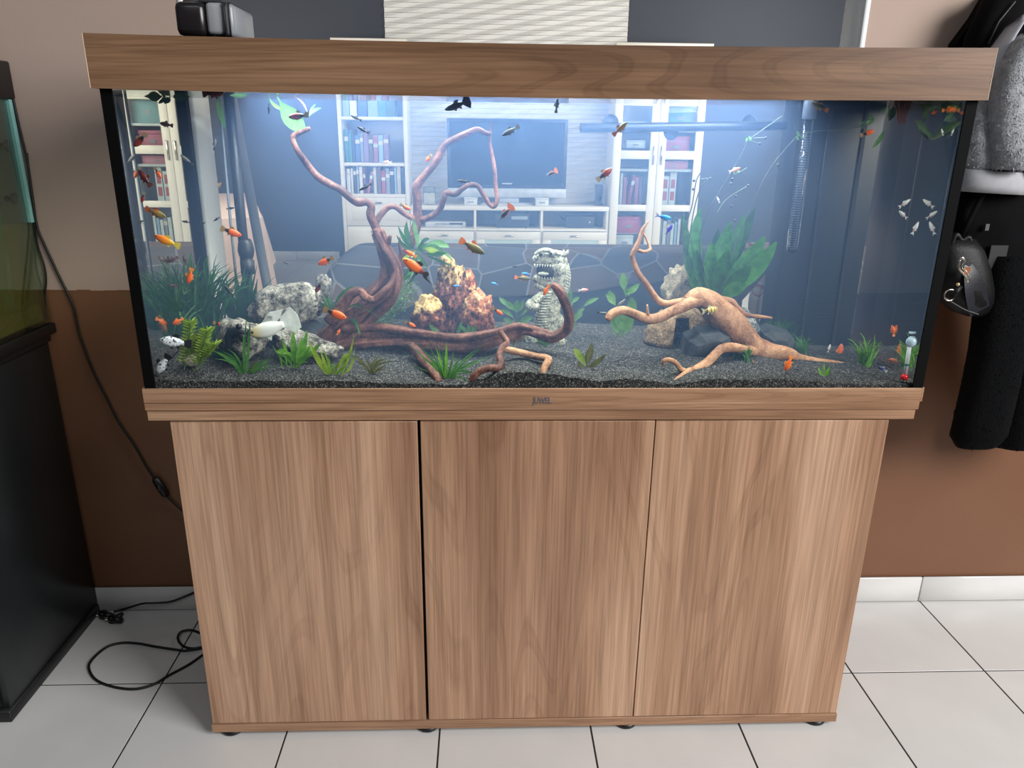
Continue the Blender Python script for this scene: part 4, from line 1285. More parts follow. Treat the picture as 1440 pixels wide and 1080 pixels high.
# heater: glass tube with a winding ladder
ht = thing('heater', 'glass tube heater with fine ladder winding hanging before the filter box', 'heater', tuple(P(1114, 352, .215)))
a, b = P(1137, 145, .215), P(1117, 350, .215)
b.x = a.x + (b.x - a.x); ax = (a.x + b.x) / 2
prof = [(0.0001, b.z - 0.010), (0.008, b.z - 0.008), (0.0125, b.z), (0.0125, a.z)]
obj('glass_tube', MB().lathe((ax, .215, 0), prof, 20), clear('heater_glass', (0.93, 0.96, 0.98), 0.08), ht)
m = MB()
for k in range(46):
    z = b.z + 0.006 + k * (0.225 / 46)
    m.tube([(ax + 0.0085 * math.cos(q * math.pi / 4) - 0.001, .215 + 0.0085 * math.sin(q * math.pi / 4), z) for q in range(9)], 0.0005, 4, cap=False)
obj('winding', m, pm('pale_wire', (112, 122, 140), 0.5), ht)
obj('ceramic_core', MB().lathe((ax, .215, 0), [(0.006, b.z + 0.004), (0.006, b.z + 0.235)], 12), pm('dark_ceramic', (62, 70, 86), 0.6), ht)
obj('end_plug', MB().lathe((ax, .215, 0), [(0.0001, b.z - 0.009), (0.010, b.z - 0.003), (0.0105, b.z + 0.004)], 16), BLACK, ht)
obj('top_cap', MB().lathe((ax, .215, 0), [(0.0135, a.z - 0.03), (0.0135, a.z), (0.008, a.z + 0.006)], 16), pm('grey_cap', (130, 140, 160), 0.5), ht)
# spray bar with suction cups
SY = TD - 0.030
sb = thing('spray_bar', 'dark horizontal spray bar held by round suction cups near the surface', 'spray bar', tuple(P(940, 180, SY)))
obj('pipe', MB().tube([P(816, 180, SY), P(1190, 176, SY)], 6.3 * S(900, 180, SY), 14), NAVY, sb)
for px, py in ((860, 172), (945, 186), (1056, 172)):
    q = P(px, py, SY + 0.012)
    c_ = obj('suction_cup', MB().lathe(tuple(q), [(0.0001, 0.006), (0.009, 0.005), (0.0155, -0.006), (0.0165, -0.0075), (0.0001, -0.009)], 20, axis='Y'), NAVY, sb)
# left riser pipe with knob
lp = thing('riser_pipe', 'dark vertical riser pipe with a bulging valve knob in the back left corner', 'pipe', tuple(G(350, 470, 0.29)))
q0, q1 = P(322, 140, .29), P(345, 440, .29)
xx = q0.x + 0.0
obj('pipe', MB().tube([(xx, .29, gh(xx, .29)), (xx, .29, 1.36)], 0.0105, 14), NAVY, lp)
zk = P(336, 352, .29).z
obj('valve', MB().lathe((xx + 0.004, .29, 0), [(0.011, zk - 0.052), (0.015, zk - 0.050), (0.015, zk - 0.022), (0.0115, zk - 0.020), (0.015, zk - 0.012), (0.0175, zk), (0.015, zk + 0.016), (0.0115, zk + 0.024)], 18), NAVY, lp)
obj('air_line', MB().tube([(xx - 0.022, .285, gh(xx, .285)), (xx - 0.021, .285, 1.1), (xx - 0.018, .285, 1.36)], 0.003, 8), pm('grey_air_line', (120, 132, 146), 0.4), lp)
# black elbow on the rock
el = thing('elbow_fitting', 'black plastic elbow fitting with a knob beside the pitted rock at left', 'fitting', tuple(G(322, 520, .085)))
obj('pipe', MB().tube([P(322, 508, .085), P(322, 486, .085), P(321, 474, .085), P(325, 466, .085), P(336, 466, .08), P(348, 468, .075)], [.007, .007, .008, .009, .0085, .008], 12), BLACK, el)
obj('knob', MB().ball(P(336, 459, .078), 0.0065, 12, 8, 0, (1, 1, .9)).lathe(tuple(P(342, 474, .072)), [(0.004, -0.010), (0.008, -0.004), (0.009, 0.004), (0.005, 0.007)], 14), BLACK, el)
# thermometer
ty0 = 0.016
tb, tt = P(1273, 528, ty0), P(1280, 482, ty0)
th_ = thing('thermometer', 'slim glass thermometer with a red bulb and suction cup at the front right corner', 'thermometer', tuple(P(1271, 538, ty0)))
obj('glass_stem', MB().tube([tb, tt], 0.0042, 12), pm('milky_glass_tube', (196, 204, 206), 0.15, var=0.02), th_)
obj('bulb', MB().ball(P(1272, 530, ty0), 0.0072, 14, 10), pm('red_bulb', (206, 34, 46), 0.2), th_)
obj('weight', MB().tube([P(1271, 534, ty0), P(1269.5, 541, ty0)], [0.0052, 0.0040], 12), BLACK, th_)
obj('suction_cup', MB().lathe(tuple(P(1283, 481, 0.0115)), [(0.0001, 0.0055), (0.006, 0.005), (0.0105, -0.001), (0.0118, -0.0025)], 20, axis='Y'), pm('frosted_cup', (172, 196, 208), 0.3), th_)
obj('cup_lug', MB().box(P(1279, 470, 0.0125), P(1287, 466, 0.018), 0, 0.0008), pm('frosted_cup', (172, 196, 208), 0.3), th_, False)
obj('scale_mark', MB().tube([P(1275.5, 511, ty0), P(1274.7, 514, ty0)], 0.0046, 10), pm('green_mark', (40, 104, 90), 0.4), th_)

# ================================================================ fish
EYE = pm('fish_eye', (14, 14, 16), 0.15)
KINDS = {
    # name, body height, tail, body colours along the length, fin colour, speckle
    'red_black': ('platy', 0.33, 'fan', [(0.22, (18, 11, 11)), (0.40, (24, 12, 11)), (0.47, (108, 30, 15)), (0.8, (141, 44, 21)), (1.0, (100, 28, 17))], (136, 122, 93), None),
    'dark_red': ('platy', 0.34, 'fan', [(0.25, (52, 15, 13)), (0.6, (96, 25, 18)), (1.0, (72, 19, 16))], (97, 45, 33), None),
    'maroon': ('platy', 0.32, 'fan', [(0.25, (58, 30, 28)), (0.6, (81, 42, 36)), (1.0, (49, 26, 25))], (84, 56, 49), None),
    'orange': ('platy', 0.33, 'fan', [(0.25, (222, 104, 26)), (0.6, (240, 112, 28)), (1.0, (214, 84, 26))], (236, 140, 60), None),
    'orange_black': ('platy', 0.33, 'fan', [(0.25, (30, 20, 18)), (0.37, (50, 26, 18)), (0.44, (226, 98, 26)), (1.0, (232, 98, 30))], (150, 120, 70), None),
    'yellow': ('platy', 0.29, 'fan', [(0.2, (147, 75, 30)), (0.45, (154, 105, 45)), (0.7, (147, 126, 64)), (1.0, (105, 96, 60))], (160, 82, 33), None),
    'gold': ('platy', 0.28, 'fan', [(0.2, (206, 180, 60)), (0.42, (232, 154, 40)), (0.6, (244, 140, 36)), (1.0, (226, 90, 40))], (214, 190, 80), None),
    'grey': ('guppy', 0.25, 'fan', [(0.2, (66, 68, 59)), (0.5, (50, 52, 46)), (1.0, (38, 40, 37))], (82, 84, 71), None),
    'dark': ('guppy', 0.20, 'fork', [(0.2, (26, 27, 26)), (0.6, (18, 19, 20)), (1.0, (30, 31, 30))], (57, 58, 55), None),
    'pale': ('guppy', 0.22, 'fan', [(0.2, (48, 51, 52)), (0.4, (120, 123, 120)), (1.0, (140, 142, 134))], (56, 59, 60), None),
    'olive': ('guppy', 0.27, 'fan', [(0.2, (70, 60, 34)), (0.5, (116, 104, 52)), (1.0, (84, 84, 60))], (226, 122, 70), None),
    'black_fan': ('guppy', 0.24, 'bigfan', [(0.2, (16, 18, 34)), (0.5, (24, 26, 44)), (1.0, (70, 76, 96))], (14, 18, 44), None),
    'black_orange': ('guppy', 0.25, 'bigfan', [(0.2, (185, 90, 54)), (0.36, (36, 39, 54)), (0.75, (27, 30, 39)), (1.0, (153, 162, 162))], (199, 106, 66), None),
    'swordtail': ('swordtail', 0.29, 'sword', [(0.2, (44, 24, 18)), (0.36, (120, 50, 22)), (0.44, (238, 104, 22)), (1.0, (246, 116, 26))], (40, 24, 18), None),
    'neon': ('neon_tetra', 0.26, 'fork', [(0.2, (90, 110, 170)), (0.4, (40, 120, 206)), (0.8, (50, 170, 226)), (1.0, (60, 90, 160))], (140, 150, 190), None),
    'violet': ('neon_tetra', 0.26, 'fork', [(0.2, (80, 70, 150)), (0.5, (66, 60, 190)), (1.0, (74, 76, 160))], (120, 120, 180), None),
    'speckled': ('molly', 0.36, 'fan', [(0.2, (206, 210, 216)), (1.0, (226, 230, 236))], (20, 20, 22), (14, 0.545, (26, 28, 34))),
    'silver': ('tetra', 0.24, 'fork', [(0.2, (190, 120, 110)), (0.5, (206, 206, 206)), (1.0, (220, 214, 206))], (190, 196, 196), None),
    'white': ('catfish', 0.34, 'veil', [(0.2, (226, 230, 226)), (0.66, (226, 228, 220)), (0.88, (228, 208, 140)), (1.0, (220, 196, 120))], (214, 220, 214), None),
    'barb': ('barb', 0.36, 'fork', [(0.20, (200, 176, 96)), (0.34, (36, 30, 24)), (0.40, (222, 196, 110)), (0.52, (222, 196, 110)), (0.56, (34, 28, 24)), (0.62, (224, 200, 112)), (0.72, (224, 200, 112)), (0.76, (34, 28, 24)), (0.82, (222, 196, 110)), (1.0, (190, 160, 90))], (180, 180, 150), None),
    'pink': ('tetra', 0.28, 'fork', [(0.2, (216, 210, 206)), (0.5, (226, 150, 140)), (1.0, (226, 120, 110))], (206, 190, 186), None),
    'blue_white': ('tetra', 0.28, 'fan', [(0.2, (200, 206, 222)), (0.5, (60, 66, 130)), (1.0, (50, 54, 100))], (206, 212, 226), None),
}
_fp = {}


def fish_shapes(h, tail, body, tf, df, vf):
    """lens-shaped body, tail, back and belly fins; length 1 with the snout at x = 0.5"""
    st = [(0.50, .03), (0.46, .32), (0.38, .62), (0.26, .90), (0.12, 1.0), (-0.02, .90), (-0.14, .64), (-0.22, .46), (-0.27, .42)]
    n = 10
    vs, fs = [], []
    for x, k in st:
        for j in range(n):
            th = 2 * math.pi * j / n
            z = math.sin(th) * h / 2 * k * (1.08 if math.sin(th) < 0 and x > -0.05 else 1.0)
            vs.append((x, math.cos(th) * h * 0.30 * k ** 0.9, z))
    for i in range(len(st) - 1):
        for j in range(n):
            fs.append((i * n + j, (i + 1) * n + j, (i + 1) * n + (j + 1) % n, i * n + (j + 1) % n))
    fs.append(tuple(range(n)))
    e = (len(st) - 1) * n
    fs.append(tuple(range(e + n - 1, e - 1, -1)))
    body.add(vs, fs)
    a = h * 0.21
    out = {'fan': [(-0.26, a), (-0.38, h * .42), (-0.49, h * .46), (-0.50, 0), (-0.49, -h * .46), (-0.38, -h * .42), (-0.26, -a)],
           'fork': [(-0.26, a), (-0.40, h * .42), (-0.50, h * .60), (-0.40, 0), (-0.50, -h * .60), (-0.40, -h * .42), (-0.26, -a)],
           'bigfan': [(-0.20, a), (-0.34, h * .9), (-0.46, h * 1.15), (-0.52, h * .3), (-0.52, -h * .4), (-0.44, -h * 1.1), (-0.32, -h * .7), (-0.20, -a)],
           'sword': [(-0.26, a), (-0.36, h * .34), (-0.42, h * .2), (-0.42, -h * .2), (-0.50, -h * .34), (-0.74, -h * .52), (-0.48, -h * .48), (-0.34, -h * .42), (-0.26, -a)],
           'veil': [(-0.20, a), (-0.34, h * .85), (-0.52, h * .95), (-0.62, h * .3), (-0.60, -h * .5), (-0.44, -h * .7), (-0.24, -a)]}[tail]
    tf.prism([(x, -0.004, z) for x, z in out], 0.008)
    df.prism([(0.16, -0.004, h * .46), (0.02, -0.004, h * .82), (-0.10, -0.004, h * .72), (-0.07, -0.004, h * .36)], 0.008)
    if tail == 'veil':
        df.prism([(0.20, -0.004, h * .40), (-0.08, -0.004, h * 1.0), (-0.46, -0.004, h * .85), (-0.16, -0.004, h * .3)], 0.008)
    vf.prism([(0.18, -0.004, -h * .46), (0.10, -0.004, -h * .78), (0.04, -0.004, -h * .46)], 0.008)
    vf.prism([(-0.02, -0.004, -h * .44), (-0.12, -0.004, -h * .74), (-0.14, -0.004, -h * .34)], 0.008)


def fish_proto(kind, small):
    key = (kind, small)
    if key in _fp:
        return _fp[key]
    nm, h, tail, stops, fin, speck = KINDS[kind]
    if ('m', kind) not in _fp:
        _fp[('m', kind)] = (ramp_mat('skin_' + kind, stops, 0, 0.35, 0.5, speck), pm('fin_' + kind, fin, 0.5, var=0.2, vs=6))
    sk, fm = _fp[('m', kind)]
    if small:
        b, q = MB(), MB()
        fish_shapes(h, tail, b, q, q, q)
        b.add(q.v, q.f, 1)
        me = b.data(nm, [sk, fm], True)
        me.set_sharp_from_angle(angle=math.radians(60))
        _fp[key] = (nm, me)
    else:
        parts = [MB() for _ in range(4)]
        fish_shapes(h, tail, *parts)
        r = [('body', parts[0].data('body', sk, True)), ('tail_fin', parts[1].data('tail_fin', fm, False)), ('dorsal_fin', parts[2].data('dorsal_fin', fm, False)), ('belly_fins', parts[3].data('belly_fins', fm, False))]
        for s_ in (-1, 1):
            r.append(('eye', MB().ball((0.40, s_ * h * 0.155, h * 0.10), h * 0.085, 8, 6).data('eye', EYE, True)))
        _fp[key] = (nm, r)
    return _fp[key]


_fr_ = random.Random(99)


def fish(px, py, L, head, kind, Y, label, yaw=None, grp='fish swimming in the large aquarium'):
    nm, pr = fish_proto(kind, L < 15)
    c = P(px, py, Y)
    th = math.radians(head)
    X = Vector((math.cos(th), 0, math.sin(th)))
    Z = Vector((-math.sin(th), 0, math.cos(th))) if math.cos(th) >= 0 else Vector((math.sin(th), 0, -math.cos(th)))
    yw = _fr_.uniform(-14, 14) if yaw is None else yaw
    X = Matrix.Rotation(math.radians(yw), 3, Z) @ X
    Yv = Z.cross(X)
    s = L * S(px, py, Y) / max(0.5, math.cos(math.radians(yw)))
    R_ = Matrix((X, Yv, Z)).transposed().to_4x4()
    if L < 15:
        o = bpy.data.objects.new(nm, pr)
    else:
        o = bpy.data.objects.new(nm, None)
        o.empty_display_size = 0.3
    COL.objects.link(o)
    o.matrix_world = Matrix.Translation(c) @ R_ @ Matrix.Scale(s, 4)
    tag(o, label, 'fish', grp)
    if L >= 15:
        for pn, me in pr:
            q = bpy.data.objects.new(pn, me)
            COL.objects.link(q)
            q.parent = o
    return o


FISH = [
    # left third
    (197, 197, 27, 222, 'red_black', .05, 'dark red fish with black tail root near the top of the left side glass'),
    (234, 175, 20, 170, 'maroon', .10, 'maroon fish swimming level across the pale strip at upper left'),
    (204, 251, 27, 125, 'dark_red', .04, 'steeply tilted dark red fish beside the left glass'),
    (222, 243, 18, 300, 'orange_black', .12, 'slim brown-orange fish nose down beside the dark red one at left'),
    (201, 278, 15, 250, 'red_black', .05, 'little rust fish hanging below the tilted dark red one'),
    (219, 299, 32, 338, 'yellow', .05, 'yellow-bellied orange fish facing right at the left glass'),
    (235, 339, 39, 157, 'gold', .04, 'bright golden orange fish with yellow tail at left'),
    (263, 225, 22, 140, 'pale', .18, 'thin pale guppy with dark tail before the white jamb strip'),
    (302, 203, 17, 78, 'pale', .2, 'pale dark-headed guppy standing upright by the riser pipe'),
    (325, 326, 29, 337, 'orange_black', .12, 'red-orange fish with black tail in front of the riser pipe'),
    (324, 293, 13, 10, 'dark', .22, 'tiny dark fish right of the riser pipe above the red-orange fish'),
    (305, 308, 12, 210, 'dark', .2, 'tiny dark fish just left of the riser pipe'),
    (285, 314, 9, 15, 'dark', .2, 'minute dark fish in front of the white jamb strip'),
    (262, 312, 14, 172, 'dark', .16, 'small dark fish over the dark seam at left'),
    (243, 365, 16, 205, 'maroon', .16, 'dull maroon fish low at left above the grass'),
    (260, 366, 13, 100, 'maroon', .2, 'dull upright maroon fish beside its level neighbour above the grass'),
    (267, 388, 25, 248, 'orange', .07, 'plump orange fish diving in front of the grassy thicket'),
    (243, 402, 15, 190, 'maroon', .17, 'faint reddish fish deep in the grass at left'),
    (228, 456, 27, 295, 'orange', .12, 'red-orange fish diving above the speckled fish'),
    (250, 452, 19, 205, 'orange', .13, 'orange fish facing left low in front of the grass'),
    (247, 481, 42, 168, 'speckled', .035, 'white black-speckled molly with a black tail'),
    (229, 512, 36, 232, 'speckled', .03, 'white black-speckled molly nose down at the left corner'),
    (309, 456, 18, 340, 'orange_black', .12, 'small orange fish beside the pitted rock at left'),
    (322, 409, 22, 125, 'dark', .15, 'long thin dark fish before the grass clump'),
    (420, 163, 28, 188, 'red_black', .10, 'dark brown-red fish in front of the large pale leaf'),
    (378, 153, 15, 265, 'dark', .12, 'stubby dark fish hanging under the surface left of the pale leaf'),
    (300, 131, 32, 4, 'dark_red', .06, 'dark red fish half hidden by the hood at upper left'),
    (458, 367, 26, 205, 'orange_black', .10, 'orange fish with dark tail in front of the pale floor beside the sofa'),
    (448, 404, 19, 235, 'red_black', .13, 'dark orange fish tilted in front of the topmost grey rock'),
    (471, 441, 35, 340, 'orange_black', .07, 'red-orange fish with black tail root and yellow fin before the trunk'),
    (476, 467, 9, 60, 'orange', .10, 'tiny orange fish under the red-orange fish at the trunk'),
    (501, 166, 18, 155, 'dark', .12, 'small dark fish before the top shelf of the bookcase'),
    (511, 183, 20, 150, 'dark', .11, 'slim dark fish just below the small dark one at the bookcase'),
    (514, 263, 21, 207, 'dark', .10, 'slim black fish crossing the lower books of the bookcase'),
    (402, 370, 9, 340, 'dark', .2, 'minute dark fish over the bare floor left of the sofa'),
    # middle
    (586, 377, 46, 142, 'swordtail', .06, 'large orange swordtail with a long black sword in front of the trunk'),
    (578, 357, 18, 150, 'orange', .12, 'orange fish partly behind the large swordtail'),
    (570, 291, 17, 335, 'orange_black', .14, 'reddish fish at the bend of the middle branch'),
    (603, 222, 13, 230, 'orange_black', .14, 'tiny orange fish left of the television'),
    (545, 228, 12, 175, 'pink', .22, 'pale pinkish fish before the second shelf of the bookcase'),
    (643, 148, 38, 200, 'black_fan', .07, 'black guppy with a huge fan tail just under the hood'),
    (783, 148, 21, 84, 'grey', .10, 'grey fish hanging upright under the hood above the television'),
    (718, 184, 28, 208, 'grey', .10, 'grey-green guppy crossing the television screen'),
    (776, 243, 17, 205, 'black_orange', .12, 'small blue and orange guppy low on the television screen'),
    (711, 299, 27, 225, 'black_orange', .09, 'black guppy with orange tail in front of the long shelf'),
    (652, 255, 20, 176, 'dark', .14, 'thin dark fish below the television'),
    (664, 347, 40, 333, 'olive', .06, 'olive guppy with orange tail above the lava stones'),
    (696, 399, 12, 165, 'neon', .22, 'small blue tetra beside the lava stones'),
    (643, 402, 11, 180, 'neon', .12, 'tiny blue tetra in front of the tall lava spire'),
    (740, 385, 14, 175, 'neon', .2, 'blue tetra beside the dragon mouth'),
    (735, 391, 23, 355, 'olive', .17, 'thin olive fish facing the dragon mouth'),
    (725, 375, 10, 180, 'dark', .2, 'minute dark fish over the patterned throw left of the dragon'),
    (768, 408, 17, 245, 'orange', .09, 'orange fish at the upturned tip of the low log'),
    (700, 438, 17, 330, 'orange_black', .12, 'orange fish with dark tail right of the lava stones'),
    (577, 456, 17, 335, 'orange_black', .12, 'yellow-orange fish on top of the low log'),
    (820, 408, 15, 5, 'pink', .27, 'faint pinkish fish right of the dragon'),
    # right third
    (872, 181, 26, 44, 'yellow', .08, 'yellow-brown fish crossing the left end of the spray bar'),
    (850, 245, 27, 38, 'red_black', .08, 'rust fish with dark tail left of the glass-door cabinet'),
    (933, 305, 24, 348, 'neon', .09, 'bright blue tetra in front of the glass-door cabinet'),
    (941, 323, 17, 62, 'violet', .10, 'violet tetra nose up below the bright blue tetra'),
    (876, 424, 19, 222, 'pale', .16, 'pale fish with dark head in front of the broad-leaved plant'),
    (847, 440, 15, 355, 'pale', .12, 'small speckled grey fish at the tip of the tan branch'),
    (998, 436, 24, 10, 'barb', .12, 'yellow black-banded barb under the driftwood hub'),
    (1109, 511, 24, 255, 'orange', .05, 'bright orange fish nose down before the thin driftwood arm'),
    (1181, 494, 22, 82, 'orange', .2, 'dull orange fish upright low at right beyond the driftwood arm'),
    (1166, 490, 12, 75, 'silver', .2, 'tiny silvery fish left of the dull orange upright one'),
    (1256, 465, 16, 105, 'orange', .12, 'orange fish near the right side glass above the grass tuft'),
    (1287, 321, 20, 65, 'silver', .08, 'silvery tetra nose up at the right side glass'),
    (1270, 302, 18, 142, 'silver', .11, 'silver tetra with reddish tail facing left near the right glass'),
    (1272, 286, 20, 35, 'silver', .12, 'silver tetra rising just above the reddish-tailed one'),
    (1241, 519, 17, 150, 'blue_white', .05, 'small blue and white fish low beside the thermometer'),
    (1259, 508, 19, 165, 'orange', .11, 'orange fish close to the gravel behind the thermometer'),
    (1153, 150, 26, 155, 'olive', .09, 'dark brown fan-tailed fish half behind the hood at right'),
    (1220, 187, 19, 22, 'orange_black', .08, 'orange fish with black tail under the floating plants at right'),
    (1334, 154, 17, 10, 'orange', .06, 'plump orange fish among the floating plants in the right corner'),
    (1314, 158, 10, 200, 'orange', .07, 'tiny orange fish among the floating plants'),
    (1325, 186, 10, 110, 'silver', .06, 'tiny white fish below the floating plants in the right corner'),
    (1033, 239, 17, 22, 'pink', .16, 'pink and white tetra on the curved runner stem'),
    (1010, 281, 10, 120, 'silver', .2, 'tiny white fish above the sword plant'),
]
for a in FISH:
    fish(*a)
wf = fish(382, 461, 66, 196, 'white', .085, 'white long-finned fish resting on the pitted rock at left', 6)

# ================================================================ living room behind
WHT = pm('white_cabinet_lacquer', (232, 226, 212), 0.45, var=0.015)
INS = pm('white_cabinet_inside', (206, 206, 204), 0.6, var=0.02)
FROST = pm('frosted_glass_front', (188, 206, 202), 0.25, var=0.03)
CGL = clear('cabinet_glass', (0.92, 0.95, 0.95), 0.05)
r = random.Random(77)


def X(px, py, Y):
    return P(px, py, Y).x


def Zz(px, py, Y):
    return P(px, py, Y).z


# relief panel of staggered wave tiles behind the television
px0, px1 = X(541, 30, YB), X(883, 30, YB)
m = MB()
rows, bw = 50, 0.40
z0p, hp = 0.45, 0.0445
for j in range(rows):
    za, zb = z0p + j * hp, z0p + (j + 1) * hp - 0.0015
    x = px0
    k = 0
    off = (j % 2) * bw * 0.5
    xs = [px0]
    q = px0 - bw + off
    while q < px1:
        for f_ in (0.0, 0.5):
            if px0 < q + f_ * bw < px1:
                xs.append(q + f_ * bw)
        q += bw
    xs = sorted(xs + [px1])

    def dep(x, up):
        t = ((x - px0 - off) / bw) % 1.0
        w = 1 - 2 * t if t < .5 else 2 * t - 1
        return 0.006 if up else 0.008 + 0.030 * w
    vs = []
    for x in xs:
        vs += [(x, YB - dep(x, False), za), (x, YB - dep(x, True), zb), (x, YB - 0.002, zb), (x, YB - 0.002, za)]
    fs = []
    for i in range(len(xs) - 1):
        a = i * 4
        fs += [(a, a + 4, a + 5, a + 1), (a + 1, a + 5, a + 6, a + 2), (a + 3, a + 7, a + 4, a)]
    m.add(vs, fs)
obj('relief_panel', m, pm('white_relief_stone', (228, 226, 220), 0.7, var=0.04, vs=3), None, False, label='white wavy relief panel on the slate wall behind the television', cat='wall panel', loc=(0.1, YB, z0p))

CY = 6.16                                                          # fronts of the tall cabinets
# ---- left bookcase
lx0, lx1 = X(474, 163, CY), X(572, 163, CY)
zt = Zz(520, 54, CY)
bc = thing('bookcase', 'tall white bookcase with open shelves over two drawers left of the television', 'bookcase', ((lx0 + lx1) / 2, CY + .2, F))
th = 0.035
bx('side_panel', (lx0, CY, F), (lx0 + th, YB - .05, zt - .03), WHT, bc, 0.002)
bx('side_panel', (lx1 - th, CY, F), (lx1, YB - .05, zt - .03), WHT, bc, 0.002)
bx('back_panel', (lx0 + th, YB - .058, F), (lx1 - th, YB - .051, zt - .03), INS, bc)
bx('top_board', (lx0 - .02, CY - .02, zt - .03), (lx1 + .02, YB - .05, zt), WHT, bc, 0.003)
zs = [Zz(520, y, CY) for y in (273, 229, 164)]
for z in zs + [zt - 0.42]:
    bx('shelf', (lx0 + th, CY + .006, z - .03), (lx1 - th, YB - .058, z), WHT, bc, 0.002)
zd = [F + 0.06, Zz(520, 318, CY), zs[0] - 0.032]
bx('plinth', (lx0 + th, CY + .01, F), (lx1 - th, CY + .03, F + .06), WHT, bc)
for a, b in ((zd[0], zd[1] - .003), (zd[1] + .003, zd[2])):
    d = bx('drawer', (lx0 + th + .003, CY - .004, a), (lx1 - th - .003, CY + .3, b), WHT, bc, 0.003)
    bx('raised_panel', (lx0 + th + .06, CY - .009, a + .05), (lx1 - th - .06, CY - .003, b - .05), WHT, d, 0.003)
    bx('handle', ((lx0 + lx1) / 2 - .06, CY - .03, b - .055), ((lx0 + lx1) / 2 + .06, CY - .009, b - .04), CHROME, d, 0.003)

BOOKC = {'dark red': (126, 40, 44), 'navy': (40, 52, 84), 'grey': (140, 142, 146), 'teal': (60, 128, 128), 'cream': (206, 196, 172), 'rose': (178, 96, 110), 'brown': (104, 74, 58), 'white': (220, 220, 216), 'blue': (70, 104, 158), 'black': (34, 34, 38), 'red': (172, 52, 52), 'green': (70, 108, 84), 'mauve': (140, 110, 140), 'pale blue': (150, 180, 206)}
ORD = ['first', 'second', 'third', 'fourth', 'fifth', 'sixth', 'seventh', 'eighth', 'ninth', 'tenth', 'eleventh', 'twelfth', 'thirteenth', 'fourteenth', 'fifteenth']


def books(x0, x1, z, ytop, hs, ws, cols, where, grp, Yf, dep=0.17, lean=None, kind='book'):
    """a row of separate books, left to right"""
    x = x0
    i = 0
    while i < len(cols):
        c = cols[i]
        w = ws * r.uniform(0.7, 1.25)
        if x + w > x1:
            break
        h = hs * r.uniform(0.82, 1.0)
        cv = pm('book_cover_' + c.replace(' ', '_'), BOOKC[c], 0.5, var=0.06, vs=30)
        t = thing(kind, '%s %s, %s from the left %s' % (c, kind, ORD[i], where), kind, (x + w / 2, Yf + dep / 2, z), grp)
        cover = MB().box((x, Yf, z), (x + 0.003, Yf + dep, z + h)).box((x + w - 0.003, Yf, z), (x + w, Yf + dep, z + h)).box((x, Yf, z), (x + w, Yf + 0.003, z + h))
        obj('cover', cover, cv, t, False)
        obj('pages', MB().box((x + 0.003, Yf + 0.003, z + 0.004), (x + w - 0.003, Yf + dep - 0.004, z + h - 0.004)), pm('book_pages', (222, 214, 196), 0.8), t, False)
        if r.random() < 0.6:
            zz = z + h * r.uniform(0.55, 0.75)
            obj('spine_band', MB().box((x + 0.001, Yf - 0.0008, zz), (x + w - 0.001, Yf + 0.001, zz + h * 0.14)), pm('pale_band', (214, 206, 190), 0.6), t, False)
        if lean and i in lean:
            t.rotation_euler = (0, math.radians(lean[i]), 0)
            x += h * math.sin(math.radians(abs(lean[i]))) * 0.8
        x += w + 0.002
        i += 1


a, b = lx0 + th + .01, lx1 - th - .01
YF = CY + 0.05
books(a, b, zs[0] + .001, 0, 0.26, 0.034, ['white', 'cream', 'navy', 'grey', 'white', 'dark red', 'rose', 'cream', 'brown', 'red', 'grey', 'black', 'pale blue', 'cream', 'navy'], 'on the lowest open shelf of the bookcase', 'books on the lowest open shelf', YF, lean={6: 14})
books(a, b - .12, zs[1] + .001, 0, 0.30, 0.040, ['teal', 'teal', 'navy', 'blue', 'grey', 'mauve', 'brown', 'rose', 'pale blue', 'mauve'], 'on the middle shelf of the bookcase', 'books on the middle shelf', YF)
books(a, b, zs[2] + .001, 0, 0.34, 0.085, ['pale blue', 'white', 'blue', 'pale blue', 'teal', 'green'], 'on the upper shelf of the bookcase', 'large books on the upper shelf', YF)
vz = zs[1] + .001
va = thing('vase', 'clear glass vase standing in front of the books on the middle shelf', 'vase', ((a + b) / 2, CY + .035, vz))
obj('bowl', MB().lathe(((a + b) / 2, CY + .035, 0), [(0.02, vz), (0.028, vz + .02), (0.03, vz + .09), (0.018, vz + .14), (0.026, vz + .17)], 16), CGL, va)

# ---- right glass-door cabinet
rx0, rx1 = X(861, 224, CY), X(986, 224, CY)
gc_ = thing('glass_cabinet', 'tall white cabinet with two glazed doors right of the television', 'cabinet', ((rx0 + rx1) / 2, CY + .2, F))
bx('side_panel', (rx0, CY + .002, F), (rx0 + .02, YB - .05, zt - .03), WHT, gc_, 0.002)
bx('side_panel', (rx1 - .02, CY + .002, F), (rx1, YB - .05, zt - .03), WHT, gc_, 0.002)
bx('back_panel', (rx0 + .02, YB - .058, F), (rx1 - .02, YB - .051, zt - .03), INS, gc_)
bx('top_board', (rx0 - .02, CY - .03, zt - .03), (rx1 + .02, YB - .05, zt), WHT, gc_, 0.003)
bx('plinth', (rx0, CY - .018, F), (rx1, CY + .002, F + .06), WHT, gc_, 0.002)
zg = [Zz(925, y, CY) for y in (352, 291, 238, 218, 182, 147)]
for z in zg[1:5]:
    bx('shelf', (rx0 + .02, CY + .01, z - .024), (rx1 - .02, YB - .058, z), INS, gc_, 0.002)
xm = (rx0 + rx1) / 2
rails = [(F + .065, F + .15), (Zz(925, 297, CY) - .0, Zz(925, 288, CY)), (Zz(925, 224, CY), Zz(925, 212, CY)), (Zz(925, 149, CY), Zz(925, 143, CY)), (zt - .09, zt - .033)]
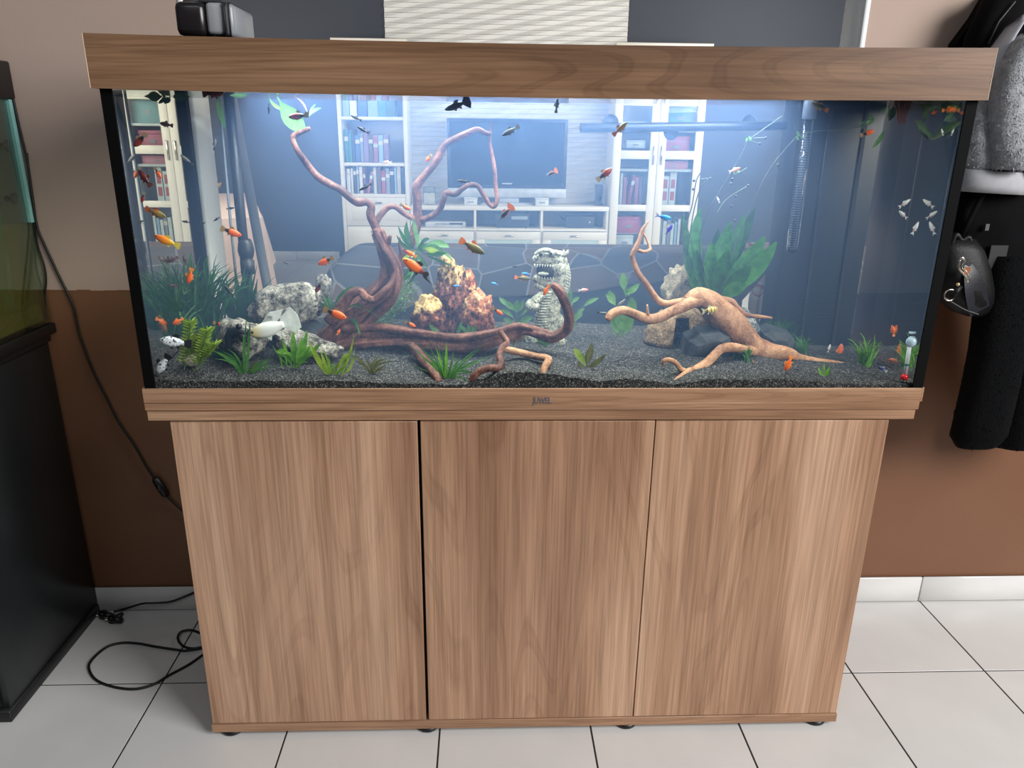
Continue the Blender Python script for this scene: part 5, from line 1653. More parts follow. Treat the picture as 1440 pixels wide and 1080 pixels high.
for da, db, hx in ((rx0 + .002, xm - .002, xm - .045), (xm + .002, rx1 - .002, xm + .030)):
    st = 0.075
    d = obj('door', MB().box((da, CY - .020, F + .065), (da + st, CY, zt - .033), 0, .002).box((db - st, CY - .020, F + .065), (db, CY, zt - .033), 0, .002), WHT, gc_, True, sharp=50)
    for i, (ra, rb) in enumerate(rails):
        bx('rail', (da + st, CY - .019, ra), (db - st, CY - .001, rb), WHT, d, 0.002)
    for i in range(4):
        bx('pane', (da + st - .004, CY - .012, rails[i][1]), (db - st + .004, CY - .008, rails[i + 1][0]), CGL, d)
    bx('handle', (hx, CY - .036, Zz(925, 232, CY)), (hx + .016, CY - .018, Zz(925, 205, CY)), CHROME, d, 0.003)
la, lb, ra, rb_ = rx0 + .09, xm - .08, xm + .08, rx1 - .09
zq = zg[2] + .001
books(la + .01, lb, Zz(880, 290, CY) + .001, 0, 0.32, 0.036, ['white', 'rose', 'red', 'rose', 'mauve', 'white', 'grey', 'mauve'], 'behind the left cabinet door, middle pane', 'books behind the left glass door', CY + .06, lean={2: 10})
books(ra, rb_ - .06, Zz(950, 290, CY) + .001, 0, 0.32, 0.062, ['white', 'white', 'white', 'white'], 'behind the right cabinet door, middle pane', 'binders behind the right glass door', CY + .06, kind='binder')
for o in [o for o in bpy.data.objects if o.get('group') == 'binders behind the right glass door']:
    for k in range(2):
        z = o.location.z + 0.05 + 0.115 * k
        obj('red_label', MB().box((o.location.x - .020, CY + .0585, z), (o.location.x + .020, CY + .0600, z + .085)), pm('red_label', (186, 84, 84), 0.6), o, False)


def carton(name, label, x0, x1, z, h, col, Y=CY + .06, d=.2, cat='box'):
    t = thing(name, label, cat, ((x0 + x1) / 2, Y + d / 2, z))
    mt = pm('carton_' + '_'.join(map(str, col)), col, 0.6)
    obj('tray', MB().box((x0, Y, z), (x1, Y + d, z + h * .8), 0, .003), mt, t, True, sharp=50)
    obj('lid', MB().box((x0 - .004, Y - .004, z + h * .8 + .0005), (x1 + .004, Y + d + .004, z + h), 0, .003), mt, t, True, sharp=50)
    obj('label_plate', MB().box(((x0 + x1) / 2 - .03, Y - .0065, z + h * .35), ((x0 + x1) / 2 + .03, Y + .001, z + h * .5)), pm('grey_label_plate', (150, 152, 154), .6), t, False)


carton('storage_box', 'pink storage box behind the left cabinet door, lower pane', la, lb - .02, F + .34, 0.16, (204, 92, 122))
carton('storage_box', 'low white storage box behind the left cabinet door under the pink one', la, lb - .09, F + .19, 0.13, (226, 226, 226))
carton('storage_box', 'white flat box behind the left cabinet door, upper pane', la + .05, lb - .03, zg[4] + .001, 0.07, (222, 224, 228))
carton('storage_box', 'white flat box just under the spray bar behind the left cabinet door', la + .05, lb - .03, zg[3] + .06, 0.07, (222, 224, 228))
carton('storage_box', 'rose box behind the right cabinet door, upper pane', ra - .01, rb_ - .02, zg[3] + .001, 0.17, (196, 110, 126))
carton('storage_box', 'teal box behind the right cabinet door, topmost pane', ra - .01, rb_ + .02, zg[4] + .001, 0.24, (96, 150, 156))
carton('storage_box', 'white and rose box on top of the binders behind the right cabinet door', ra - .01, rb_ - .02, zg[2] + .001, 0.075, (206, 130, 140))
bx('shelf_riser', (la, CY + .06, F + .335), (lb, CY + .26, F + .34), INS, gc_)
bx('shelf', (rx0 + .02, CY + .01, F + .16), (rx1 - .02, YB - .058, F + .188), INS, gc_, .002)
books(ra, rb_, F + .189, 0, 0.30, 0.040, ['grey', 'white', 'grey', 'white', 'pale blue', 'white', 'grey'], 'behind the right cabinet door, lowest pane', 'folders behind the right glass door', CY + .06)

# ---- television bench
BYf = CY
zb_ = [F + .02, Zz(715, 322, BYf), Zz(715, 296, BYf), Zz(715, 290, BYf)]
tb0, tb1 = lx1 + .006, rx0 - .006
be = thing('television_bench', 'long white television bench with open bays over frosted glass drawers', 'bench', ((tb0 + tb1) / 2, BYf + .2, F))
bx('top_board', (tb0, BYf - .012, zb_[2]), (tb1, YB - .03, zb_[3]), WHT, be, .003)
bx('bay_floor', (tb0, BYf + .002, zb_[1] - .02), (tb1, YB - .03, zb_[1]), WHT, be, .002)
bx('back_panel', (tb0, YB - .045, F), (tb1, YB - .032, zb_[2]), pm('bench_grey_back', (150, 152, 156), .7), be)
bx('plinth', (tb0, BYf + .01, F), (tb1, BYf + .03, F + .05), WHT, be)
xv = [tb0, X(668, 305, BYf), X(762, 305, BYf), tb1]
for i, x in enumerate(xv):
    xa_ = x if i == 0 else (x - .022 if i == 3 else x - .011)
    bx('divider', (xa_, BYf + .001, F + .05), (xa_ + .022, YB - .046, zb_[2]), WHT, be, .002)
for i in range(3):
    a, b = xv[i] + .013, xv[i + 1] - .013
    z0_, z1_ = F + .055, zb_[1] - .024
    d = obj('drawer', MB().box((a, BYf - .018, z0_), (b, BYf, z0_ + .06), 0, .002).box((a, BYf - .018, z1_ - .08), (b, BYf, z1_), 0, .002).box((a, BYf - .018, z0_ + .06), (a + .08, BYf, z1_ - .08), 0, .002).box((b - .08, BYf - .018, z0_ + .06), (b, BYf, z1_ - .08), 0, .002), WHT, be, True, sharp=50)
    bx('frosted_pane', (a + .08, BYf - .010, z0_ + .06), (b - .08, BYf - .004, z1_ - .08), FROST, d)
    bx('handle', ((a + b) / 2 - .05, BYf - .034, z1_ - .048), ((a + b) / 2 + .05, BYf - .017, z1_ - .034), CHROME, d, .003)

# ---- things in and on the bench
tv0, tv1 = P(628, 166, 6.38), P(796, 264, 6.38)
tv = thing('television', 'wide flat television standing in front of the relief panel', 'television', ((tv0.x + tv1.x) / 2, 6.40, zb_[3]))
bx('casing', (tv0.x, 6.385, tv1.z - .10), (tv1.x, 6.45, tv0.z), BLACK, tv, .006)
bx('screen', (tv0.x + .03, 6.3825, tv1.z + .02), (tv1.x - .03, 6.386, tv0.z - .03), pm('dark_screen', (22, 26, 32), 0.12), tv)
bx('silver_bezel', (tv0.x, 6.378, tv1.z - .10), (tv1.x, 6.386, tv1.z - .012), pm('silver_plastic', (190, 194, 198), .35), tv, .003)
bx('logo_bar', ((tv0.x + tv1.x) / 2 - .05, 6.3815, tv1.z + .028), ((tv0.x + tv1.x) / 2 + .05, 6.3826, tv1.z + .040), pm('pale_print', (186, 190, 196), .5), tv)
bx('neck', ((tv0.x + tv1.x) / 2 - .12, 6.40, zb_[3] + .015), ((tv0.x + tv1.x) / 2 + .12, 6.43, tv1.z - .098), pm('silver_plastic', (190, 194, 198), .35), tv, .004)
bx('foot_plate', ((tv0.x + tv1.x) / 2 - .26, 6.30, zb_[3]), ((tv0.x + tv1.x) / 2 + .26, 6.50, zb_[3] + .016), pm('silver_plastic', (190, 194, 198), .35), tv, .004)
for px, lab in ((662, 'small white tissue box under the left end of the television'), (762, 'small white box under the right end of the television')):
    a = X(px - 9, 285, 6.25); b = X(px + 9, 285, 6.25)
    carton('small_box', lab, a, b, zb_[3] + .0005, .075, (214, 216, 216), 6.22, .09)
jx = X(604, 285, 6.26)
jar = thing('candle_jar', 'clear glass candle jar on the bench beside the bookcase', 'candle', (jx, 6.26, zb_[3]))
obj('glass', MB().lathe((jx, 6.26, 0), [(0.045, zb_[3] + .001), (0.062, zb_[3] + .012), (0.064, zb_[3] + .17), (0.058, zb_[3] + .172)], 20), CGL, jar)
obj('wax', MB().lathe((jx, 6.26, 0), [(0.055, zb_[3] + .008), (0.055, zb_[3] + .11)], 18), pm('ivory_wax', (226, 220, 204), .5), jar)
obj('wick', MB().tube([(jx, 6.26, zb_[3] + .11), (jx + .002, 6.26, zb_[3] + .125)], .002, 6), BLACK, jar)
sx = X(842, 276, 6.34)
sp_ = thing('loudspeaker', 'small dark loudspeaker on the bench beside the glass-door cabinet', 'speaker', (sx, 6.34, zb_[3]))
bx('box', (sx - .035, 6.30, zb_[3] + .0005), (sx + .035, 6.40, zb_[3] + .20), pm('dark_grey_plastic', (60, 64, 74), .5), sp_, .005)
obj('cone', MB().lathe((sx, 6.299, zb_[3] + .07), [(0.024, 0.003), (0.022, 0), (0.008, -.004), (0.0001, -.002)], 16, axis='Y'), BLACK, sp_)
SIL = pm('silver_plastic', (190, 194, 198), .35)
dvx0, dvx1 = X(598, 316, 6.24), X(655, 316, 6.24)
dv = thing('disc_player', 'flat silver disc player in the left open bay of the bench', 'player', ((dvx0 + dvx1) / 2, 6.3, zb_[1]))
bx('casing', (dvx0, 6.24, zb_[1] + .001), (dvx1, 6.46, zb_[1] + .055), SIL, dv, .003)
bx('display', (dvx1 - .16, 6.2375, zb_[1] + .03), (dvx1 - .03, 6.241, zb_[1] + .045), BLACK, dv)
bx('tray', (dvx0 + .10, 6.2375, zb_[1] + .030), (dvx0 + .24, 6.241, zb_[1] + .042), pm('silver_edge', (150, 154, 158), .4), dv)
rx = X(722, 310, 6.24)
rc = thing('receiver', 'black receiver box with a grey display in the middle bay of the bench', 'receiver', (rx, 6.3, zb_[1]))
bx('casing', (rx - .18, 6.24, zb_[1] + .008), (rx + .16, 6.46, zb_[1] + .145), pm('charcoal_plastic', (44, 48, 56), .4), rc, .004)
bx('display', (rx - .02, 6.237, zb_[1] + .085), (rx + .14, 6.241, zb_[1] + .115), pm('grey_display', (160, 170, 178), .3), rc)
for dx in (-.15, .13):
    obj('foot', MB().lathe((rx + dx, 6.27, 0), [(.014, zb_[1] + .0005), (.014, zb_[1] + .009)], 12), BLACK, rc)
gx0, gx1 = X(796, 315, 6.26), X(836, 315, 6.26)
gb = thing('game_console', 'dark console box in the right open bay of the bench', 'console', ((gx0 + gx1) / 2, 6.3, zb_[1]))
bx('casing', (gx0, 6.26, zb_[1] + .001), (gx1, 6.46, zb_[1] + .12), pm('charcoal_plastic', (44, 48, 56), .4), gb, .01)
obj('button', MB().lathe((gx1 - .05, 6.259, zb_[1] + .06), [(.010, .002), (.008, -.002)], 12, axis='Y'), SIL, gb)
obj('cable', MB().tube(catmull([tuple(P(786, 300, 6.4)), tuple(P(790, 306, 6.38)), tuple(P(797, 310, 6.40)), (gx0 + .03, 6.465, zb_[1] + .06)], 6), .004, 6), BLACK, gb)

# ---- sofa with patterned throw, back to the aquarium
SY0 = 1.36
sx0, sx1 = X(452, 380, SY0), X(1092, 390, SY0)
st_ = P(700, 357, SY0).z
so = thing('sofa', 'slate grey sofa standing with its back to the aquarium', 'sofa', ((sx0 + sx1) / 2, SY0 + .45, F))
SOFA = pm('slate_fabric', (92, 100, 110), 0.9, var=0.08, vs=40, bump=.2, bs=700)
bx('backrest', (sx0 + .12, SY0, F + .12), (sx1 - .10, SY0 + .22, st_ - .012), SOFA, so, .05)
bx('seat', (sx0 + .16, SY0 + .20, F + .12), (sx1 - .16, SY0 + .92, F + .44), SOFA, so, .04)
for a, b in ((sx0, sx0 + .17), (sx1 - .17, sx1)):
    bx('armrest', (a, SY0 + .02, F + .10), (b, SY0 + .94, F + .62), SOFA, so, .05)
for x in (sx0 + .08, sx1 - .08):
    for y in (SY0 + .08, SY0 + .86):
        obj('foot', MB().lathe((x, y, 0), [(.02, F), (.026, F + .105)], 12), BLACK, so)
# throw: drapes over the top edge, lower hem hangs unevenly
tn = NT('geometric_throw_fabric')
v = tn.coords((6.2, 6.2, 9.0), loc=(0.4, 0.2, 0.3))
ve = tn.n('ShaderNodeTexVoronoi', feature='DISTANCE_TO_EDGE'); ve.inputs['Scale'].default_value = 1.0; ve.inputs['Randomness'].default_value = .62
vc = tn.n('ShaderNodeTexVoronoi'); vc.inputs['Scale'].default_value = 1.0; vc.inputs['Randomness'].default_value = .62
tn.l(v, ve.inputs['Vector']); tn.l(v, vc.inputs['Vector'])
spc = tn.n('ShaderNodeSeparateColor'); tn.l(vc.outputs['Color'], spc.inputs[0])
cells = tn.ramp(spc.outputs[0], [(0.0, lin((128, 136, 148))), (0.30, lin((146, 148, 156))), (0.55, lin((184, 154, 138))), (0.78, lin((112, 122, 132))), (1, lin((170, 144, 130)))])
spc.inputs
edge = tn.ramp(ve.outputs['Distance'], [(0.016, (1,) * 3), (0.026, (0,) * 3)])
tc_ = tn.mix(edge, cells, lin((206, 204, 204)))
THROW = tn.done(tn.bsdf(tc_, .9, 0, tn.bump(tn.noise(tn.coords(), 500, 2), .2), .2))
hem = [(sx0 + .02, .50), (X(560, 430, SY0), Zz(560, 436, SY0)), (X(600, 418, SY0), Zz(600, 420, SY0)), (X(700, 417, SY0), Zz(700, 417, SY0)), (X(800, 411, SY0), Zz(800, 411, SY0)), (X(900, 399, SY0), Zz(900, 399, SY0)), (X(965, 390, SY0), Zz(965, 390, SY0)), (sx1 - .02, st_ - .16)]
m = MB()
nu, nv = 70, 22
vs = []
for i in range(nu + 1):
    x = sx0 + .025 + (X(1050, 390, SY0) - sx0 - .03) * i / nu
    hz = interp(hem, x)
    e = max(0, (sx0 + .14 - x) / .115)                               # rounded left shoulder
    topz = st_ - .07 * e * e
    for j in range(nv + 1):
        t = j / nv
        if t < .25:                                                   # over the top, front side down to the seat
            q = t / .25
            y, z = SY0 + .235 - .22 * q, topz + .004 - .0 * q
            if j == 0:
                z -= .05
        else:
            q = (t - .25) / .75
            y = SY0 - .010 - .006 * math.sin(q * 7 + x * 9) * q - 0.012 * min(1, q * 8)
            z = topz + .004 - (topz - hz) * q - (.0)
        vs.append((x, y, z))
fs = [(i * (nv + 1) + j, (i + 1) * (nv + 1) + j, (i + 1) * (nv + 1) + j + 1, i * (nv + 1) + j + 1) for i in range(nu) for j in range(nv)]
m.add(vs, fs)
o = obj('throw_blanket', m, THROW, None, True, label='grey throw with pale polygon lines hanging over the sofa back', cat='blanket', loc=((sx0 + sx1) / 2, SY0, st_))
o.modifiers.new('thickness', 'SOLIDIFY').thickness = 0.006
# beige plush cushion at the right end, printed
pcx = P(1080, 388, 1.24)
cu_t = NT('printed_beige_fabric')
v = cu_t.coords((9, 9, 9))
nz = cu_t.noise(v, 1.3, 2, .5, .8)
cc_ = cu_t.ramp(nz, [(0.40, lin((196, 180, 162))), (0.56, lin((214, 202, 188))), (0.60, lin((176, 110, 104))), (0.64, lin((206, 190, 172)))])
CUSH = cu_t.done(cu_t.bsdf(cc_, .9))
cx0, cx1 = X(1056, 390, SY0), X(1104, 390, SY0)
m = MB()
vs = []
nu, nv = 26, 24
for i in range(nu + 1):
    x = cx0 + (cx1 - cx0) * i / nu
    for j in range(nv + 1):
        t = j / nv
        fold = .012 * math.sin(i * 1.1 + t * 2.5)
        if t < .22:
            y, z = SY0 + .20 - .245 * t / .22, st_ + .010 + fold * .3
        else:
            q = (t - .22) / .78
            y, z = SY0 - .047 - .012 * q + fold, st_ + .010 - .235 * q - .012 * math.sin(i * .5)
        vs.append((x + .010 * math.sin(t * 6), y, z))
m.add(vs, [(i * (nv + 1) + j, (i + 1) * (nv + 1) + j, (i + 1) * (nv + 1) + j + 1, i * (nv + 1) + j + 1) for i in range(nu) for j in range(nv)])
o = obj('printed_cloth', m, CUSH, None, True, label='beige cloth with a reddish print draped over the sofa end behind the sword plant', cat='cloth', loc=((cx0 + cx1) / 2, SY0, st_))
o.modifiers.new('thickness', 'SOLIDIFY').thickness = 0.008
# grey rods leaning behind the tank
GREYROD = pm('grey_painted_wood', (116, 116, 120), .5, var=.1)
for lab, a, b, rr in (('grey round rod leaning behind the tank near the left jamb', (322, 118, 0.75), (398, 520, 0.72), .013), ('grey rod slanting behind the sword plant before the beige printed cloth', (1116, 335, 1.12), (1022, 440, 1.12), .011)):
    p0, p1 = P(*a), P(*b)
    k = (p0.z - F - rr) / (p0.z - p1.z)                            # down to the floor
    p1 = p0 + (p1 - p0) * k
    t = thing('rod', lab, 'rod', tuple(p1))
    obj('shaft', MB().tube([p1, p0], rr, 14), GREYROD, t)
    d = (p0 - p1).normalized()
    obj('end_cap', MB().tube([p0, p0 + d * .02], rr * 1.12, 14), BLACK, t)
    obj('end_cap', MB().tube([p1 + d * .001, p1 + d * .03], rr * 1.12, 14), BLACK, t)
# ---- table with pink cloth at the far left
TA, TB_ = Vector((-1.54, 3.65, .75)), Vector((-2.20, 5.67, .75))
wd = Vector((-1.5, -.49, 0))
tq = [TA, TB_, TB_ + wd, TA + wd]
tab = thing('dining_table', 'dining table under a pink cloth seen past the left jamb', 'table', tuple((TA + TB_ + wd) / 2 * 1) if False else (-2.6, 4.4, F))
cen = (tq[0] + tq[1] + tq[2] + tq[3]) / 4
obj('table_top', MB().prism([tuple(p + (cen - p) * .02 - Vector((0, 0, .035))) for p in tq], .03, 'Z'), pm('table_wood', (140, 110, 84), .5), tab, False)
for p in tq:
    q = p + (cen - p) * .10
    obj('leg', MB().box((q.x - .035, q.y - .035, F), (q.x + .035, q.y + .035, .716)), pm('table_wood', (140, 110, 84), .5), tab, False)
m = MB()
ring = []
per = []
for i in range(4):
    for k in range(14):
        per.append(tq[i] + (tq[(i + 1) % 4] - tq[i]) * (k / 14))
N = len(per)
vs = [tuple(p + Vector((0, 0, .004))) for p in per]
for lvl in range(1, 7):
    t = lvl / 6
    for i, p in enumerate(per):
        o_ = (p - cen); o_.z = 0
        o_.normalize()
        corner = min((p - c).length for c in tq)
        drop = .40 + .20 * max(0, 1 - corner / .5) + .015 * math.sin(i * 1.9)
        vs.append(tuple(p + Vector((0, 0, .004 - drop * t)) + o_ * (.02 + .05 * t + .035 * t * math.sin(i * 1.55))))
fs = [tuple(range(N))]
for lvl in range(6):
    for i in range(N):
        fs.append((lvl * N + i, lvl * N + (i + 1) % N, (lvl + 1) * N + (i + 1) % N, (lvl + 1) * N + i))
m.add(vs, fs)
obj('tablecloth', m, pm('pink_cloth', (224, 196, 182), .85, var=.05, vs=6), None, True, label='pale pink tablecloth draped over the dining table with a hanging corner', cat='tablecloth', loc=tuple(cen), sharp=55)
q = PZ(294, 268, .76)
bw_ = thing('fruit_bowl', 'small yellow woven bowl standing on the pink tablecloth', 'bowl', (q.x, q.y, .755))
obj('bowl', MB().lathe((q.x, q.y, 0), [(.05, .756), (.10, .79), (.12, .83), (.112, .83), (.09, .795), (.0001, .77)], 18), pm('yellow_wicker', (206, 166, 92), .8, bump=.5, bs=120), bw_)
obj('napkin', MB().blade((q.x - .05, q.y - .02, .80), (q.x, q.y, .90), (q.x + .10, q.y - .03, .87), .10, 5).blade((q.x + .03, q.y, .80), (q.x + .02, q.y, .92), (q.x - .09, q.y, .90), .09, 5), pm('yellow_napkin', (222, 190, 130), .8), bw_)

# ================================================================ left: smaller aquarium on a black cabinet
LX = -1.180
lc = thing('black_cabinet', 'black aquarium cabinet at the left edge on the tiled floor', 'cabinet', (-1.5, .25, F))
bx('plinth', (-1.85, .052, F), (LX + .003, .466, F + .030), BLACK, lc, .002)
bx('carcass', (-1.85, .062, F + .031), (LX, .470, .790), pm('black_laminate', (20, 23, 25), .35, var=.1), lc, .003)
bx('door', (-1.84, .048, F + .045), (LX - .012, .061, .775), pm('black_laminate', (20, 23, 25), .35, var=.1), lc, .002)
bx('top_board', (-1.85, .046, .791), (LX + .004, .477, .812), BLACK, lc, .002)
LX = -1.161
LT = thing('small_aquarium', 'smaller aquarium with black rim and olive murky water at the left edge', 'aquarium', (-1.5, .25, .813))
ga = clear('greenish_glass', (0.90, 0.97, 0.94), .06)
bx('base_rim', (-1.85, .050, .813), (LX + .002, .4765, .838), BLACK, LT, .002)
bx('front_pane', (-1.848, .054, .838), (LX - .002, .060, 1.352), ga, LT)
bx('back_pane', (-1.848, .466, .838), (LX - .002, .472, 1.352), ga, LT)
bx('side_pane', (LX - .008, .060, .838), (LX - .002, .466, 1.352), ga, LT)
bx('side_pane', (-1.848, .060, .838), (-1.842, .466, 1.352), ga, LT)
bx('top_rim', (-1.852, .048, 1.350), (LX + .006, .4775, 1.428), BLACK, LT, .003)
TEAL = pm('bright_glass_edge', (150, 206, 200), .2)
bx('glass_edge', (LX - .0085, .460, 1.08), (LX - .0010, .4725, 1.350), TEAL, LT)
ow = NT('olive_murky_water')
va_ = ow.n('ShaderNodeVolumeAbsorption'); va_.inputs['Color'].default_value = (0.80, 0.66, 0.12, 1); va_.inputs['Density'].default_value = 10.0
vs2 = ow.n('ShaderNodeVolumeScatter'); vs2.inputs['Color'].default_value = (0.52, 0.43, 0.10, 1); vs2.inputs['Density'].default_value = 12.0
ad = ow.n('ShaderNodeAddShader'); ow.l(va_.outputs[0], ad.inputs[0]); ow.l(vs2.outputs[0], ad.inputs[1]); ow.l(ad.outputs[0], ow.out.inputs['Volume'])
bx('murky_water', (-1.841, .061, .845), (LX - .009, .465, 1.078), ow.mat, None, label='murky olive water filling the smaller aquarium', cat='water', kind='stuff')
m = MB()
r = random.Random(4)
nx, ny = 40, 24
vs = []
for j in range(ny + 1):
    for i in range(nx + 1):
        x, y = -1.840 + .66 * i / nx, .062 + .402 * j / ny
        vs.append((x, y, .885 + .012 * mn.noise(Vector((x * 9, y * 9, 1))) + .003 * mn.noise(Vector((x * 70, y * 70, 1)))))
fs = [(j * (nx + 1) + i, j * (nx + 1) + i + 1, (j + 1) * (nx + 1) + i + 1, (j + 1) * (nx + 1) + i) for j in range(ny) for i in range(nx)]
m.add(vs, fs)
e = [j * (nx + 1) + nx for j in range(ny + 1)]
b0_ = len(m.v)
m.add([(m.v[k].x, m.v[k].y, .846) for k in e], [])
for k in range(len(e) - 1):
    m.f.append((e[k], b0_ + k, b0_ + k + 1, e[k + 1])); m.m.append(0)
obj('olive_gravel', m, rockmat('olive_gravel', [(.35, (58, 50, 22)), (.55, (112, 98, 44)), (.7, (150, 132, 66))], 160, bump=.6), None, label='olive brown gravel at the bottom of the smaller aquarium', cat='gravel', kind='stuff')
gp = thing('water_plant', 'dark green plant stems standing in the smaller aquarium', 'plant', (-1.24, .36, .885))
for k in range(9):
    a = Vector((-1.24 + r.uniform(-.05, .04), .38 + r.uniform(-.06, .04), .885))
    obj('leaf', MB().blade(a, a + Vector((r.uniform(-.02, .02), 0, .2)), a + Vector((r.uniform(-.05, .05), r.uniform(-.03, .03), r.uniform(.28, .44))), .026, 7, strap, (1, -.6, 0)), GR3, gp)
for y, z, w in ((.439, 1.251, 'upper'), (.428, 1.137, 'lower')):
    t = thing('suction_cup', 'dark %s suction cup on the side glass of the smaller aquarium' % w, 'suction cup', (LX - .010, y, z))
    obj('cup', MB().lathe((LX - .0095, y, z), [(.014, 0), (.012, -.004), (.006, -.008), (.006, -.014)], 16, axis='X'), BLACK, t)
    obj('knob', MB().ball((LX - .026, y, z), .007, 10, 6), BLACK, t)

# cords --------------------------------------------------------------------
CORD = pm('black_cord', (15, 14, 14), .5)


def cord(parent, name, pts, rad, n=8, sub=6):
    return obj(name, MB().tube([Vector(p) for p in catmull([tuple(p) for p in pts], sub)], rad, n), CORD, parent)


WX = WY - .006
cw = thing('switch_cord', 'black cord with inline switch running down the wall beside the walnut cabinet', 'cord', tuple(P(110, 480, WX)))
cord(cw, 'cable', [P(x, y, WX) for x, y in ((14, 120), (27, 178), (38, 226), (46, 280), (52, 318), (63, 345), (85, 392), (103, 430), (112, 470), (130, 520), (150, 560), (166, 592), (190, 628), (205, 655), (219, 676))], .0030)
cord(cw, 'cable', [P(x, y, WX) for x, y in ((232, 694), (245, 708), (262, 722), (285, 735))], .0028)
a, b = P(217, 671, WX - .004), P(235, 698, WX - .004)
d = (b - a)
m = MB().tube([a, a + d * .12, a + d * .5, a + d * .88, b], [.005, .0105, .0115, .0105, .005], 12)
sw = obj('switch', m, BLACK, cw)
obj('rocker', MB().ball(tuple((a + b) / 2 + Vector((0, -.010, 0))), .006, 10, 6, 0, (.8, .6, 1.3)), pm('dark_grey_rocker', (44, 44, 46), .4), sw)
c2 = thing('electric_cable', 'thin black cord hanging against the wall close to the smaller aquarium', 'cord', tuple(P(62, 380, WX)))
cord(c2, 'cable', [P(x, y, WX) for x, y in ((38, 215), (46, 290), (52, 340), (62, 372), (65, 395), (63, 420), (66, 450))], .0022)


def PF(px, py, h=.0035):
    return PZ(px, py, F + h)


c3 = thing('floor_cord', 'black cord looped on the floor tiles left of the walnut cabinet', 'cord', tuple(PF(190, 960)))
cord(c3, 'cable', [PF(x, y) for x, y in ((300, 905), (285, 911), (262, 915), (250, 914), (217, 909), (195, 905), (172, 904), (150, 910), (130, 927), (125, 940), (135, 956), (160, 966), (190, 969), (217, 962), (237, 950), (265, 935), (285, 921), (300, 912))], .0032)
cord(c3, 'cable', [PF(x, y, .009) for x, y in ((300, 900), (283, 891), (268, 886), (254, 889), (250, 898), (257, 908), (272, 912), (290, 908))], .0032)
c4 = thing('plug_cord', 'black cord with plugs lying along the baseboard behind the black cabinet', 'cord', tuple(PF(160, 860)))
cord(c4, 'cable', [PF(160, 860, .006), PF(176, 856, .010), P(200, 849, .45), P(218, 848, .455), P(240, 846, .46), P(262, 838, .465), P(285, 828, .465)], .0030)
cord(c4, 'cable', [PF(148, 862, .006), PF(160, 866, .004), PF(172, 862, .006), PF(168, 870, .004)], .0028)
for k, (x, y) in enumerate(((145, 864), (158, 870))):
    p = PF(x, y, .012)
    pg = obj('plug', MB().tube([p, p + Vector((.028, -.008, 0))], [.012, .008], 10).lathe(tuple(p), [(.0001, -.011), (.011, -.008), (.011, .008), (.0001, .011)], 12), BLACK, c4)
    for s_ in (-.005, .005):
        obj('pin', MB().tube([p + Vector((-.010, s_, 0)), p + Vector((-.026, s_ + .003, 0))], .0022, 6), CHROME, pg)

# feeder on the hood ---------------------------------------------------------
fy = .02
fa, fb = P(247, 46, fy), P(331, 51, fy)
fd = thing('fish_feeder', 'black and clear rounded feeder box lying on the left end of the hood', 'feeder', ((fa.x + fb.x) / 2, fy + .06, HT))
bz0, bz1 = HT + .0005, P(280, 1, fy).z
x1_, x2_ = P(288, 30, fy).x, P(310, 30, fy).x
bx('drum', (fa.x, fy, bz0 + .001), (x1_, fy + .12, bz1), pm('dark_smoked_plastic', (30, 26, 28), .25), fd, .010)
bx('clear_hopper', (x1_ + .0005, fy + .004, bz0 + .004), (x2_ + .004, fy + .116, bz1 - .001), pm('grey_translucent_plastic', (150, 152, 156), .2), fd, .006)
bx('end_cover', (x2_ + .0045, fy + .001, bz0), (fb.x, fy + .119, bz1 - .002), pm('grey_silver_plastic', (132, 136, 142), .3), fd, .007)
for k in range(2):
    bx('seam_ring', (x2_ + .006 + k * .008, fy - .001, bz0 + .001), (x2_ + .008 + k * .008, fy + .121, bz1 - .001), BLACK, fd, .0005)
bx('hanger', (fa.x + .01, fy + .02, bz1 - .001), (x2_, fy + .06, bz1 + .004), BLACK, fd, .001)

# ================================================================ coats on the right wall
def cloth_loft(secs, n=28, folds=(0, 0), mi=0, mb=None, close=True):
    """secs: (centre, half width, half depth, turn)"""
    m = mb or MB()
    vs = []
    for i, (c, rx_, ry_, a) in enumerate(secs):
        c = Vector(c)
        for k in range(n):
            th = 2 * math.pi * k / n
            f_ = 1 + folds[0] * math.sin(folds[1] * th + i * .35)
            x, y = rx_ * math.cos(th) * f_, ry_ * math.sin(th) * f_
            vs.append(c + Vector((x * math.cos(a), y, x * math.sin(a))))
    fs = []
    for i in range(len(secs) - 1):
        for k in range(n):
            k2 = (k + 1) % n
            fs.append((i * n + k, i * n + k2, (i + 1) * n + k2, (i + 1) * n + k))
    fs.append(tuple(range(n - 1, -1, -1)))
    e = (len(secs) - 1) * n
    fs.append(tuple(range(e, e + n)))
    return m.add(vs, fs)


